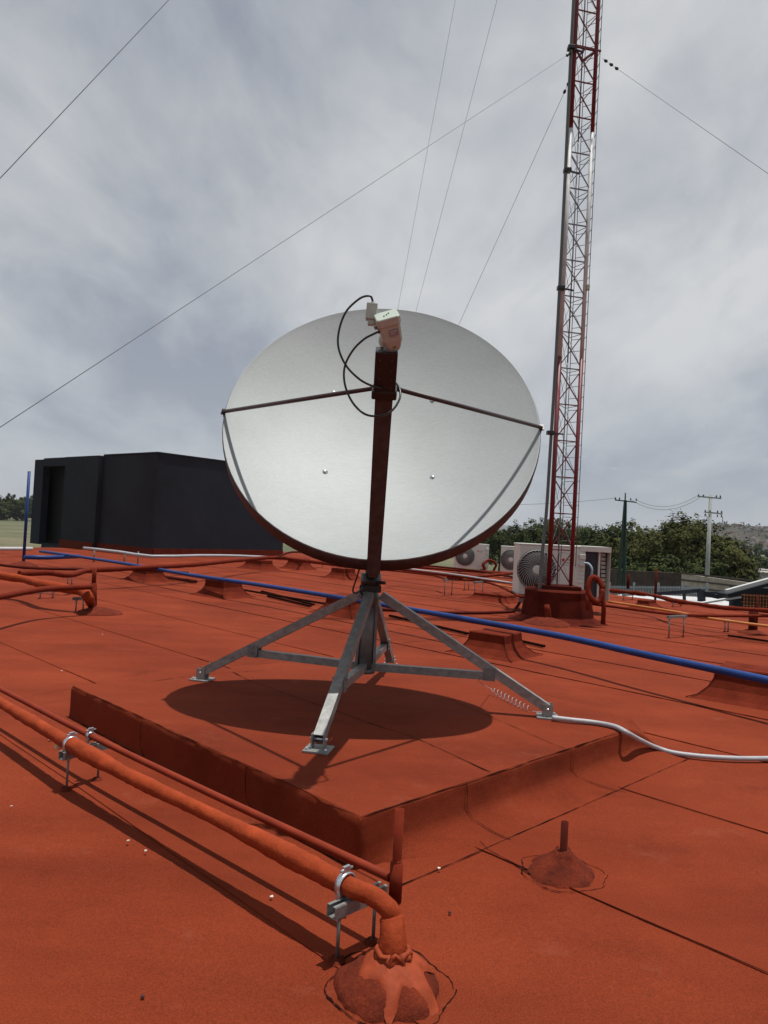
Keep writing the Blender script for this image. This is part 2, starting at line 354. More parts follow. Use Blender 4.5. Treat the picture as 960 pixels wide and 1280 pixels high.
# raised plinth
def plinth():
    L, Nn, Rr, B = [Vector((*p, 0)) for p in ((-2.20, 5.43), (-.03, 3.28), (2.02, 5.33), (-.15, 7.48))]
    C_ = [L, Nn, Rr, B]
    # outward offset per side for a set of levels: side order LN, NR, RB, BL
    prof = [(.225, (0, 0, 0, 0)), (.216, (.006, .008, .008, .006)), (.190, (.010, .014, .016, .010)), (.10, (.010, .018, .022, .010)), (.055, (.010, .048, .07, .010)), (.018, (.012, .15, .19, .012)), (-.01, (.014, .30, .35, .014))]
    def ring(off):
        lines = []
        for i in range(4):
            a, c = C_[i], C_[(i+1) % 4]; d = (c-a).normalized(); n = Vector((d.y, -d.x, 0)); lines.append((a+n*off[i], d))
        pts = []
        for i in range(4):
            p1, d1 = lines[i-1]; p2, d2 = lines[i]; den = d1.x*d2.y-d1.y*d2.x; t = ((p2.x-p1.x)*d2.y-(p2.y-p1.y)*d2.x)/den; pts.append(p1+d1*t)
        return pts
    K = 48; vs = []; fs = []
    for z, off in prof:
        c = ring(off)
        for i in range(4):
            for j in range(K):
                dN = (Rr-Nn).normalized(); nN = Vector((dN.y, -dN.x, 0)); ex = nN*(off[1]-.012 if off[1] > .012 else 0)
                if i == 0: p = c[0].lerp(c[1]-ex, j/K)
                elif i == 1: w_ = min(1, j/K/.22); p = (c[1]-ex).lerp(c[2]-ex, j/K)+ex*(w_*w_*(3-2*w_))
                else: p = c[i].lerp(c[(i+1) % 4], j/K)
                w = noise.noise(p*5)*.010+noise.noise(p*17)*.004
                q = p+Vector((w, w*.7, 0)); q.z = z+(noise.noise(p*4+Vector((3, 0, 0)))*.007 if z > .1 else 0)
                if i == 1 and j > K*.86 and z > .03: q.z = z*(1-.75*((j/K-.86)/.14)**1.5)     # ramps down at the right corner
                if i == 2 and j < K*.14 and z > .03: q.z = z*(1-.75*(1-(j/K)/.14)**1.5)
                vs.append(q)
    n = 4*K
    for r_ in range(len(prof)-1):
        for j in range(n): fs.append((r_*n+j, (r_+1)*n+j, (r_+1)*n+(j+1) % n, r_*n+(j+1) % n))
    b = MB(); b.add(vs, fs, True)
    top = [vs[j] for j in range(n)]
    bm = bmesh.new(); fv = [bm.verts.new(p) for p in top]; 
    cen = sum((Vector(p) for p in top), Vector())/n; rings = [fv]
    for s_ in (.92, .8, .6, .4, .2):
        rr = []
        for p in top:
            q = cen.lerp(Vector(p), s_); q.z = .225+noise.noise(q*2.2)*.004; rr.append(bm.verts.new(q))
        rings.append(rr)
    cv = bm.verts.new((cen.x, cen.y, .225))
    for a, c in zip(rings, rings[1:]):
        for j in range(n): bm.faces.new((a[j], a[(j+1) % n], c[(j+1) % n], c[j]))
    for j in range(n): bm.faces.new((rings[-1][j], rings[-1][(j+1) % n], cv))
    bm.verts.index_update(); b.add([v.co.copy() for v in bm.verts], [[v.index for v in f.verts] for f in bm.faces], True); bm.free()
    o = b.build('plinth', ROOF); tag(o, kind='structure'); o['label'] = 'raised square plinth covered in red membrane under the dish'
    bm = bmesh.new(); bm.from_mesh(o.data); bmesh.ops.remove_doubles(bm, verts=bm.verts, dist=.0006); bmesh.ops.recalc_face_normals(bm, faces=bm.faces)
    for e_ in bm.edges: e_.smooth = e_.calc_face_angle(0) < R(27) or min(v.co.z for v in e_.verts) < .2
    bm.to_mesh(o.data); bm.free()
    te = ring((.002, .002, .002, .002)); ribbon([p+Vector((0, 0, .226)) for p in (te[0], te[1], te[1].lerp(te[2], .84))], .008, 'worn_edge', o, z=.003, amp=.004, seed=77)
    z = .2255
    ribbon([G(290, 840, .225), G(312, 851, .225), G(470, 907, .225), G(520, 923, .225), G(613, 966, .225)+Vector((0, 0, .0))], .009, 'seam', o, z=.0035, seed=3)
    ribbon([G(190, 852, .225), G(255, 843, .225), G(330, 838, .225)], .006, 'seam', o, z=.0035, seed=4)
    ribbon([G(709, 938, .225)-nrm*0, G(560, 873, .225)], .006, 'seam', o, z=.0035, seed=14)
    for t0 in (.25, .60):   # laps down the right-hand upstand
        c_ = [ring(off) for z_, off in prof]; pts = [q[1].lerp(q[2], t0)+Vector((.006, -.006, z_+.004)) for q, (z_, off) in zip(c_, prof)]
        ribbon(pts, .010, 'seam', o, z=.002, amp=.003, seed=t0)
    for t0 in (.35, .72):
        c_ = [ring(off) for z_, off in prof]; pts = [q[0].lerp(q[1], t0)+Vector((-.006, -.006, z_+.002)) for q, (z_, off) in zip(c_, prof)]
        ribbon(pts, .006, 'seam', o, z=.002, amp=.003, seed=t0)
    ribbon([G(597, 1049, .012), G(610, 1062, .007), G(640, 1078, .006), G(663, 1093, .006)], .008, 'seam', o, z=.002, amp=.004, seed=51)
    ribbon([G(727, 962, .012), G(738, 974, .007), G(760, 983, .006)], .007, 'seam', o, z=.002, amp=.004, seed=52)
    # dark line of bitumen at the foot of the upstands
    c_ = ring((.03, .235, .29, .03)); ribbon([c_[0]+Vector((0, 0, .006)), c_[1]+Vector((0, 0, .006)), c_[2]+Vector((0, 0, .006))], .007, 'seam', o, z=.002, amp=.004, seed=5)
plinth()

# ------------------------------------------------------------------ satellite dish
def dish():
    base = Vector((-.08, 5.5, .225)); t = empty('satellite_dish', base)
    tag(t, 'large grey offset satellite dish on four-legged galvanised stand, standing on the red plinth', 'satellite dish')
    pb = Vector((-.055, 4.52, 1.305)); pt = Vector((-.035, 6.16, 3.335)); c = (pb+pt)/2; v = (pt-pb); bb = v.length/2; v.normalize()
    u = Vector((1, 0, 0)); n = u.cross(v); n = -n if n.y > 0 else n; n.normalize(); aa = 1.130; DEP = .27
    def P(a, rr, w): return c+u*(aa*rr*math.cos(a))+v*(bb*rr*math.sin(a))+n*w
    A = 96; RN = 26; vs = []; fs = []
    for i in range(RN+1):
        rr = i/RN
        for j in range(A): vs.append(P(2*PI*j/A, rr, -DEP*(1-rr*rr)))
    # rolled lip
    for rr, w in ((1.003, .002), (1.005, 0), (1.006, -.006)):
        for j in range(A): vs.append(P(2*PI*j/A, rr, w))
    for i in range(RN+3):
        for j in range(A): k = (j+1) % A; fs.append((i*A+j, i*A+k, (i+1)*A+k, (i+1)*A+j))
    m = bpy.data.materials.new('grey dish coating'); m.use_nodes = True; tt = m.node_tree; p = tt.nodes['Principled BSDF']
    tco = N(tt, 'ShaderNodeTexCoord'); mp = N(tt, 'ShaderNodeMapping'); tt.links.new(tco.outputs['Object'], mp.inputs[0])
    nz1 = N(tt, 'ShaderNodeTexNoise'); nz1.inputs['Scale'].default_value = 70; nz1.inputs['Detail'].default_value = 4; nz1.inputs['Roughness'].default_value = .8; tt.links.new(mp.outputs[0], nz1.inputs['Vector'])
    mp2 = N(tt, 'ShaderNodeMapping'); tt.links.new(tco.outputs['Object'], mp2.inputs[0]); mp2.inputs['Scale'].default_value = (.6, 8, 8)
    nz2 = N(tt, 'ShaderNodeTexNoise'); nz2.inputs['Scale'].default_value = 14; nz2.inputs['Detail'].default_value = 5; tt.links.new(mp2.outputs[0], nz2.inputs['Vector'])
    nz3 = N(tt, 'ShaderNodeTexNoise'); nz3.inputs['Scale'].default_value = 2.2; nz3.inputs['Detail'].default_value = 5; tt.links.new(mp.outputs[0], nz3.inputs['Vector'])
    sm_ = math_(tt, 'ADD', math_(tt, 'MULTIPLY', nz1.outputs[0], .13), math_(tt, 'ADD', math_(tt, 'MULTIPLY', nz2.outputs[0], .10), math_(tt, 'MULTIPLY', nz3.outputs[0], .10)))
    rpd = N(tt, 'ShaderNodeValToRGB'); tt.links.new(sm_, rpd.inputs[0]); rpd.color_ramp.elements[0].position = .10; rpd.color_ramp.elements[1].position = .23
    rpd.color_ramp.elements[0].color = (.200, .217, .218, 1); rpd.color_ramp.elements[1].color = (.290, .311, .311, 1)
    tt.links.new(rpd.outputs[0], p.inputs['Base Color']); p.inputs['Roughness'].default_value = .58; p.inputs['Metallic'].default_value = .16
    b = MB(); b.add(vs, fs, True); refl = b.build('reflector', m, t)
    # brown shell behind and skirt round the edge
    vs = []; fs = []; lv = [(1.0055, -.004), (1.010, -.010), (1.012, -.03), (1.010, -.10), (.985, -.105)]+[(r_, -.055-DEP*(1-r_*r_)-.03) for r_ in (.93, .8, .6, .4, .2, .02)]
    for rr, w in lv:
        for j in range(A): vs.append(P(2*PI*j/A, rr, w))
    for i in range(len(lv)-1):
        for j in range(A): k = (j+1) % A; fs.append((i*A+j, (i+1)*A+j, (i+1)*A+k, i*A+k))
    b = MB(); b.add(vs, fs, True); b.build('back_shell', BROWN, t)
    # bolt heads on the face
    for px, py in ((406, 590), (541, 597), (541, 500), (417, 491)):
        d = ray(px, py); o = Vector((0, 0, EYE)); best = None
        for i in range(400):
            q = o+d*(4.2+i*.006); l = q-c; x_, y_, w_ = l.dot(u)/aa, l.dot(v)/bb, l.dot(n)
            if x_*x_+y_*y_ < 1 and w_ <= -DEP*(1-x_*x_-y_*y_): best = q; break
        if best:
            b = MB(); b.lathe(best-n*.002, [(.022, 0), (.022, .004), (.014, .005), (.013, .013), (.008, .016), (.0005, .017)], 14, n); b.build('bolt', ZINC, refl)
    # side struts from the rim to the feed boom
    bt = Vector((-.045, 4.52, 1.255)); tp = Vector((-.03, 3.85, 2.42)); bd = (tp-bt).normalized()
    node = D(483, 484, 3.98)
    for s_ in (-1, 1):
        a = D(279, 515, 5.3) if s_ < 0 else D(674, 537, 5.3)
        l = a-c; ang = math.atan2(l.dot(v)/bb, l.dot(u)/aa); a = P(ang, 1.012, .012)
        e2 = node+Vector((s_*.055, .03, 0)); b = MB(); b.tube([a, a.lerp(e2, .5), e2], .0135, 10)
        so = b.build('strut', STRUT, t)
        b = MB(); b.cyl(a+n*.02, a-n*.05, .009, 8); b.box(a, (.03, .012, .05), u, n, v); b.build('bolt', BLACK, so)
    # boom: box section, swelling a little towards the feed
    b = MB(); X = Vector((1, 0, 0)); Yb = X.cross(bd).normalized()
    def sect(p, w, h): return [p+X*(a*w/2)+Yb*(b2*h/2) for a, b2 in ((-1, -1), (1, -1), (1, 1), (-1, 1))]
    root = bt-bd*.02
    vs = sect(root, .082, .082)+sect(tp-bd*.02, .098, .09); b.add(vs, [(0, 1, 2, 3), (7, 6, 5, 4), (0, 4, 5, 1), (1, 5, 6, 2), (2, 6, 7, 3), (3, 7, 4, 0)])
    boom = b.build('feed_boom', BROWN, t)
    b = MB(); b.box(tp-bd*.10, (.118, .105, .225), X, Yb, bd, .006); b.box(tp-bd*.22, (.135, .12, .05), X, Yb, bd, .01)
    b.build('feed_clamp', BLACK, boom)
    yf = Yb if Yb.y < 0 else -Yb
    for sx in (-.03, .03):
        for k in range(4):
            b = MB(); b.cyl(tp-bd*(.03+.05*k)+X*sx+yf*.05, tp-bd*(.03+.05*k)+X*sx+yf*.062, .005, 8); b.build('bolt', STRUT, boom)
    # arm carrying the boom under the dish back to the mount
    mt = Vector((-.08, 5.5, 0))
    # feed assembly
    fc = D(487, 411, 3.78); fu = Vector((-.26, -.58, .78)).normalized(); fx = Vector((1, .05, .28)).normalized(); fx = (fx-fu*fx.dot(fu)).normalized(); fy = fu.cross(fx)
    b = MB(); w2, d2 = .062, .06
    def sec2(z, w, d_): return [fc+fu*z+fx*(a*w)+fy*(q*d_) for a, q in ((-1, -.8), (-.8, -1), (.8, -1), (1, -.8), (1, .8), (.8, 1), (-.8, 1), (-1, .8))]
    lv = [(-.110, .026, .03), (-.095, .034, .036), (-.050, .050, .048), (.034, .055, .052), (.036, .061, .058), (.072, .061, .058), (.076, .057, .054)]
    vs = sum([sec2(*q) for q in lv], []); fs = [tuple(range(7, -1, -1)), tuple(range(len(vs)-8, len(vs)))]
    for i in range(len(lv)-1):
        for j in range(8): k = (j+1) % 8; fs.append((i*8+j, i*8+k, (i+1)*8+k, (i+1)*8+j))
    b.add(vs, fs); hous = b.build('feed_housing', CREAM, t)
    sgn = -1 if (fy.y > 0) else 1
    b = MB(); b.box(fc+fy*sgn*.053+fx*.012-fu*.005, (.046, .0025, .035), fx, fy, fu); b.build('sticker', LABELM, hous)
    b = MB(); b.box(fc+fy*sgn*.055+fx*.012+fu*.002, (.036, .0015, .005), fx, fy, fu); b.box(fc+fy*sgn*.055+fx*.006-fu*.010, (.024, .0015, .004), fx, fy, fu); b.build('print', CREAM, hous)
    b = MB()
    for a_, q in ((-.3, -.3), (.25, .2), (0, -.1)): b.cyl(fc+fu*.074+fx*.05*a_+fy*.05*q, fc+fu*.080+fx*.05*a_+fy*.05*q, .004, 8)
    b.build('screw', BLACK, hous)
    b = MB(); b.cyl(tp-bd*.02, fc-fu*.09, .034, 14); b.cyl(fc-fu*.09, fc-fu*.07, .04, 14); b.build('neck', GALVD, t)
    hd = (c-fc).normalized(); b = MB(); b.lathe(fc+hd*.04, [(.03, 0), (.03, .05), (.052, .09), (.055, .13), (.047, .13), (.03, .06), (.001, .05)], 18, hd); b.build('feed_horn', CREAM, t)
    # small receiver block on its waveguide
    bc = D(464.5, 390, 3.80); b = MB(); b.box(bc, (.056, .05, .085), (1, 0, -.05), (0, 1, 0), (.05, 0, 1), .005); b.box(bc-Vector((0, 0, .055)), (.034, .034, .03), bev=.004); blk = b.build('receiver_block', CREAM, t)
    b = MB(); b.tube(smooth([bc-Vector((-.008, 0, .05)), D(470, 404, 3.79), D(476, 413, 3.78)], 5), .012, 10); b.lathe(D(472, 408, 3.785), [(.001, -.008), (.021, -.008), (.021, .008), (.001, .008)], 12, (.6, 0, -.8)); b.lathe(D(476, 414, 3.78), [(.001, -.006), (.017, -.006), (.017, .006), (.001, .006)], 10, (.6, 0, -.8)); b.build('waveguide', GALV, t)
    c1 = smooth([D(466, 383, 3.80), D(465.5, 375, 3.80), D(462, 370, 3.80), D(450, 373, 3.80), D(433, 389, 3.80), D(424, 412, 3.8), D(423, 434, 3.8), D(432, 456, 3.8), D(448, 473, 3.8), D(464, 482, 3.83), D(478, 486, 3.88)], 8)
    b = MB(); b.tube(c1, .0058, 8); b.cyl(c1[0], c1[5], .009, 10); b.build('cable', BLACK, t)
    c2 = smooth([D(477, 413, 3.75), D(468, 417, 3.75), D(455, 424, 3.76), D(441, 438, 3.78), D(431, 458, 3.8), D(431, 480, 3.8), D(440, 502, 3.8), D(455, 517, 3.79), D(472, 520, 3.78), D(489, 514, 3.79), D(499, 500, 3.82), D(500, 488, 3.86), D(495, 479, 3.92), D(488, 478, 3.96)], 8)
    b = MB(); b.tube(c2, .0058, 8); b.build('cable', BLACK, t)
    # mast, leg crown, mount behind the reflector
    apex = Vector((-.06, 5.47, 1.02)); foot_z = .225
    b = MB(); b.cyl((-.08, 5.5, .43), (-.07, 5.5, 1.0), .060, 18); b.cyl((-.08, 5.5, .425), (-.08, 5.5, .455), .075, 16)
    b.cyl((-.07, 5.5, 1.0), (-.07, 5.5, 1.70), .045, 16); mast = b.build('mast', GALVD, t)
    b = MB(); b.cyl((-.07, 5.5, 1.04), (-.07, 5.5, 1.16), .075, 16); b.box((-.07, 5.44, 1.05), (.16, .03, .05), bev=.004); b.cyl((-.02, 5.43, 1.1), (.04, 5.43, 1.1), .012, 8); b.build('mast_clamp', BLACK, mast)
    b = MB(); b.box((-.07, 5.55, 1.62), (.24, .20, .30), u, n, v, .01); b.box(c-n*.42, (.9, .05, .07), u, n, v); b.box(c-n*.40+v*.3, (.7, .04, .06), u, n, v)
    b.bar(Vector((-.07, 5.55, 1.62)), c-n*.42, .14, .10); b.bar(c-n*.42+u*.42, c-n*.22+u*.6-v*.3, .04); b.bar(c-n*.42-u*.42, c-n*.22-u*.6-v*.3, .04)
    b.bar(bt-bd*.04, Vector((-.07, 5.46, 1.55)), .06); b.build('dish_mount', BROWN, t)
    dc = smooth([D(449, 712, 5.0), D(446, 722, 5.1), D(441, 738, 5.2), D(446, 741, 5.3), D(455, 733, 5.4)], 6)
    b = MB(); b.tube(dc, .006, 8); b.build('cable', BLACK, t)
    # four square legs
    feet = [G(253, 850, .225), G(398, 938, .225), G(684, 897, .225), Vector((.13, 6.85, .225))]
    hub = Vector((-.08, 5.5, .47))
    for i, ft in enumerate(feet):
        d_ = (apex-ft); hdir = Vector((d_.x, d_.y, 0)).normalized(); st = ft+Vector((0, 0, .065)); ap = apex-hdir*.075+Vector((0, 0, -.015))
        ld_ = (ap-st).normalized(); side = hdir.cross(Vector((0, 0, 1)))
        W_ = .062; T_ = .006; up_ = side.cross(ld_)
        b = MB(); cc = (st+ap)/2; L_ = (ap-st).length
        for sx, sy, sw, sh in ((0, 1, W_, T_), (0, -1, W_, T_), (1, 0, T_, W_-2*T_), (-1, 0, T_, W_-2*T_)):
            b.box(cc+side*(sx*(W_-T_)/2)+up_*(sy*(W_-T_)/2), (sw, sh, L_), side, up_, ld_)
        lg = b.build('leg', GALV, t)
        b = MB(); b.box(ft+Vector((0, 0, .007)), (.15, .15, .012), hdir, side, (0, 0, 1), .002)
        for q in (-1, 1): b.box(ft+side*(q*.036)+Vector((0, 0, .055)), (.07, .005, .085), hdir, side, (0, 0, 1))
        fp = b.build('foot_plate', GALV, lg)
        b = MB(); b.cyl(ft+side*.052+Vector((0, 0, .065)), ft-side*.052+Vector((0, 0, .065)), .008, 8)
        for q in (-1, 1): b.cyl(ft+side*(q*.055)-hdir*.05+Vector((0, 0, .01)), ft+side*(q*.055)-hdir*.05+Vector((0, 0, .028)), .009, 6)
        b.build('bolt', ZINC, lg)
        tt_ = .34 if i != 1 else .36; q0 = st.lerp(ap, tt_)-Vector((0, 0, .05)); h0 = hub+(q0-hub).normalized()*.05
        if i == 1: h0 = hub+(q0-hub).normalized()*.05
        b = MB(); b.bar(h0, q0, .05, .055)
        br = b.build('brace', GALV, t)
        b = MB()
        for q in (-1, 1): b.bar(q0+side*(q*.035)-Vector((0, 0, .03)), st.lerp(ap, tt_)+side*(q*.035)+Vector((0, 0, .01)), .005, .085, up=hdir)
        b.cyl(q0-side*.05, q0+side*.05, .007, 8); b.cyl(st.lerp(ap, tt_)-side*.05, st.lerp(ap, tt_)+side*.05, .007, 8); b.build('bracket', GALVD, br)
    b = MB(); b.box(apex+Vector((-.01, .03, -.03)), (.17, .17, .012)); b.cyl(apex+Vector((-.01, .03, -.11)), apex+Vector((-.01, .03, .03)), .062, 16); b.build('leg_crown', GALVD, t)
    # inner welded stiffeners beside the mast
    b = MB(); 
    for sx in (-.075, .075): b.bar((sx*.9-.08, 5.47, .47), (sx*.7-.07, 5.47, .98), .03, .02)
    b.build('stiffener', GALVD, t)
    # coiled earth wire
    A0 = Vector(D(594, 846, 4.95)); A1 = G(613, 861, .27); A2 = G(664, 888, .235)
    pts = smooth([A0, A0.lerp(A1, .5)-Vector((0, 0, .01)), A1], 6)
    for i in range(150):
        s_ = i/150; q = A1.lerp(A2, s_); a_ = s_*2*PI*11; pts.append(q+Vector((0, 0, .022*math.sin(a_)*min(1, s_*8)))+Vector((.7, .7, 0))*(.022*(math.cos(a_))*min(1, s_*8)))
    pts.append(A2+Vector((.12, -.03, -.003)))
    b = MB(); b.tube(pts, .0026, 5); w = b.build('coiled_wire', WHITEC, None, loc=A1); tag(w, 'thin white coiled wire dangling under the right brace of the dish stand', 'wire')
dish()

# white flexible conduit leaving the right foot
pts = smooth([G(690, 897, .25), G(715, 900, .25), G(742, 903, .245), G(768, 908, .245), G(784, 916, .235), G(800, 925, .15), G(822, 935, .05), G(848, 942, .03), G(900, 947, .03), G(962, 948, .03), G(1100, 944, .03), G(1300, 930, .03)], 8)
b = MB(); b.tube(pts, .0165, 12); o = b.build('conduit', WHITEC, None, loc=pts[0]); tag(o, 'light grey flexible conduit snaking from the right foot of the dish stand off the plinth', 'conduit')

# ------------------------------------------------------------------ pipes and stands
def pipe(pts, r, m, label, name='pipe', n=10, sm=6, rad=None, jit=0.0, cat='pipe', group=None, jf=8):
    P = smooth(pts, sm) if sm > 1 else [Vector(p) for p in pts]
    if jit or rad:
        # resample finely so the wrapping can bulge
        Q = []
        for a, c in zip(P, P[1:]):
            k = max(1, int((c-a).length/.03)); Q += [a.lerp(c, i/k) for i in range(k)]
        P = Q+[P[-1]]
    rr = [r*(1+(rad or 0)*noise.noise(p*2.3)) for p in P] if rad else r
    loc = P[0]; b = MB(); b.tube(P, rr, n, jit=jit, jf=jf); o = b.build(name, m, None, loc=loc); return tag(o, label, cat, group)
def mound(c, r, h, parent, m=MOUND, drips=0, name='flashing', n=28, peak=False):
    c = Vector(c); vs = []; fs = []; L = 9
    for i in range(L):
        t = i/(L-1)
        for j in range(n):
            a = 2*PI*j/n; q = r*((1-t**1.5)**.95 if not peak else (1-t)**1.25*.88+.12)*(1+.22*noise.noise(Vector((math.cos(a)*1.5, math.sin(a)*1.5, c.x)))+.08*noise.noise(Vector((math.cos(a)*5, math.sin(a)*5, t*3+c.x))))+.02*(r/.16)
            z = h*(t**.95)+.010*noise.noise(Vector((a*3, t*6, c.y)))*(1 if 0 < i else 0)
            if i == 0: z = -.012
            vs.append(c+Vector((q*math.cos(a), q*math.sin(a), z)))
    for i in range(L-1):
        for j in range(n): k = (j+1) % n; fs.append((i*n+j, i*n+k, (i+1)*n+k, (i+1)*n+j))
    fs.append(tuple((L-1)*n+j for j in range(n)))
    b = MB(); b.add(vs, fs, True); return b.build(name, m, parent)
def channel_stand(a, c, z, label, group, extra=.04, w=.045, m=GALV, rod=.0065, clamps=(), loc=None):
    """strut channel on two threaded rods; a, c = feet of the rods"""
    a, c = Vector(a), Vector(c); d = (c-a); L = d.length; d.normalize(); s_ = Vector((-d.y, d.x, 0)); t = empty('pipe_stand', (a+c)/2*1.0); tag(t, label, 'pipe stand', group)
    p0 = a-d*extra+Vector((0, 0, z)); p1 = c+d*extra+Vector((0, 0, z)); mid = (p0+p1)/2; LL = (p1-p0).length; Z = Vector((0, 0, 1))
    b = MB(); b.box(mid, (LL, w, .004), d, s_, Z)
    for q in (-1, 1): b.box(mid+s_*(q*(w/2-.002))+Z*.02, (LL, .004, .036), d, s_, Z); b.box(mid+s_*(q*(w/2-.008))+Z*.0395, (LL, .012, .003), d, s_, Z)
    b.build('channel', m, t)
    for f in (a, c):
        b = MB(); b.cyl(Vector((f.x, f.y, 0)), Vector((f.x, f.y, z+.012)), rod, 8); rd = b.build('rod', GALVD, t)
        b = MB(); b.cyl(Vector((f.x, f.y, z-.014)), Vector((f.x, f.y, z-.003)), rod*2.1, 6); b.cyl(Vector((f.x, f.y, z+.003)), Vector((f.x, f.y, z+.010)), rod*2.1, 6); b.build('nut', ZINC, rd)
        mound(Vector((f.x, f.y, 0.006)), .028, .014, rd, n=10, name='sealant')
    for cp, cd_, cr_ in clamps:
        b = MB(); cp = Vector(cp); cd_ = Vector(cd_).normalized(); b.lathe(cp, [(cr_, -.012), (cr_+.005, -.012), (cr_+.005, .012), (cr_, .012), (cr_, -.012)], 20, cd_)
        b.box(cp+Z*(cr_+.012), (.012, .03, .03), cd_, cd_.cross(Z), Z, .002); b.cyl(cp+Z*(cr_+.014)-cd_.cross(Z)*.03, cp+Z*(cr_+.014)+cd_.cross(Z)*.03, .005, 8); b.box(cp-Z*(cr_+.0)+cd_.cross(Z)*cr_*.8, (.02, .012, .05), cd_, cd_.cross(Z), Z)
        b.build('clamp', ZINC, t)
    return t

# foreground: the thick wrapped pipe with its elbow and bitumen cone
a0 = G(0, 878, .24); a1 = G(88, 930, .24); a2 = G(430, 1105, .24); back = a0+(a0-a1)*4
P = [back, a0, a1, a1.lerp(a2, .33)+Vector((0, 0, -.008)), a1.lerp(a2, .66)+Vector((0, 0, .004)), a2, G(462, 1118, .24), G(484, 1134, .225), G(490, 1150, .19)+Vector((.0, .0, 0)), Vector((.105, 2.46, .13)), Vector((.105, 2.45, .0))]
tp_ = empty('insulated_pipe', (a2.x, a2.y, 0)); tag(tp_, 'thick orange-red wrapped pipe crossing the foreground and bending down into a bitumen cone', 'pipe')
PP = smooth(P, 8); Q = []
for a, c in zip(PP, PP[1:]):
    k = max(1, int((c-a).length/.025)); Q += [a.lerp(c, i/k) for i in range(k)]
Q.append(PP[-1])
b = MB(); b.tube(Q, [.035*(1+.34*noise.noise(p*2.3)+.05*noise.noise(p*9))*(1.25 if p.z < .2 else 1.0) for p in Q], 28, jit=.055, jf=24); b.build('pipe_run', ORGP, tp_)
ec = Vector((.105, 2.45, 0))
fl = mound(ec, .16, .115, tp_, n=44)
b = MB()      # gobs and drips of paint round the pipe
for rr_, zz_, r_ in ((.047, .108, .015), (.052, .122, .009)):
    b.tube([ec+Vector((math.cos(k/40*2*PI)*rr_, math.sin(k/40*2*PI)*rr_, zz_+.014*noise.noise(Vector((k*.6, rr_*90, 0))))) for k in range(41)], [r_*(1+.9*noise.noise(Vector((k*.55, zz_*50, 2)))) for k in range(41)], 9, jit=.35, jf=60)
b.build('paint_gobs', mat('light orange red paint', (.245, .040, .0125), .7, spec=.2, var=.2, scale=20, bump=.002, bscale=70), fl)
vs = []; fs = []; NA, NR = 72, 12       # coat of paint run down over the cone, in tongues
for i in range(NA):
    a = 2*PI*i/NA; ext = .62+.16*noise.noise(Vector((math.cos(a)*2, math.sin(a)*2, 4)))
    for a0_, wd, l_ in ((-1.62, .24, .50), (-.72, .27, .60), (-2.6, .30, .22), (.3, .3, .25), (2.2, .3, .25)):
        da = (a-a0_+PI) % (2*PI)-PI; ext += l_*math.exp(-(da/wd)**2)
    for k in range(NR):
        t = k/(NR-1); rr_ = .03+(.165*ext-.03)*t; tt_ = (max(0, 1-min(1, rr_/.172)**1.053)**.667)**.95
        vs.append(ec+Vector((rr_*math.cos(a), rr_*math.sin(a), .115*tt_+.016*(1-t**6)+.002+.005*noise.noise(Vector((math.cos(a)*4, math.sin(a)*4, t*5))))))
for i in range(NA):
    for k in range(NR-1): q = (i+1) % NA; fs.append((i*NR+k, i*NR+k+1, q*NR+k+1, q*NR+k))
b = MB(); b.add(vs, fs, True)
b.build('paint_drips', MATS['light orange red paint'], fl)
ribbon([ec+Vector((math.cos(a/56*2*PI)*.205*(1+.05*math.sin(a*.7)), math.sin(a/56*2*PI)*.205*(1+.05*math.sin(a*.7)), .004)) for a in range(57)], .007, 'seam', fl, z=.003, amp=.012)
# thin pipe beside it and its vertical vent
b0 = G(0, 861, .25); b1 = G(110, 918, .25); b2 = G(488, 1097, .25); vb = G(500, 1185, 0)
thin = empty('vent_pipe', (vb.x, vb.y, 0)); tag(thin, 'thin red pipe along the foreground ending in an upright open vent pipe beside the elbow', 'pipe')
vb2 = Vector((b2.x+.02, b2.y-.01, 0))
b = MB(); b.tube(smooth([b0+(b0-b1)*4, b0, b1, b1.lerp(b2, .5)+Vector((0, 0, -.004)), b2], 10), .0165, 12); b.build('pipe_run', mat('brighter red pipe', (.19, .025, .009), .7, spec=.15, var=.15, scale=9), thin)
zt = D(503, 1012, vb2.y).z
b = MB(); b.cyl(vb2, vb2+Vector((0, 0, .20)), .0165, 14); b.cyl(vb2+Vector((0, 0, .30)), vb2+Vector((0, 0, .32)), .017, 14)
b.lathe(vb2+Vector((0, 0, .2)), [(.0165, .08), (.0165, zt-.2), (.013, zt-.2), (.013, zt-.26), (.001, zt-.27)], 16); b.build('upright', REDP, thin)
b = MB(); b.lathe(vb2+Vector((0, 0, .17)), [(.0165, 0), (.0235, 0), (.0235, .14), (.0165, .14)], 16, smooth=True); b.build('coupling', REDP, thin)
mound(vb2, .05, .03, thin, n=14)
pd = (a2-a1).normalized()
s1a, s1c = G(83, 988), G(122, 976)
channel_stand(s1a, s1c, .175, 'galvanised channel stand under the two foreground pipes, left of the plinth corner', 'foreground pipe stands', extra=.045, clamps=[(a1+pd*.01, pd, .040), (G(113, 920, .25), pd, .019)])
channel_stand(G(421, 1203), G(466, 1180), .165, 'galvanised channel stand under the thick pipe just before its elbow', 'foreground pipe stands', extra=.04, clamps=[(G(432, 1106, .24), pd, .040)])
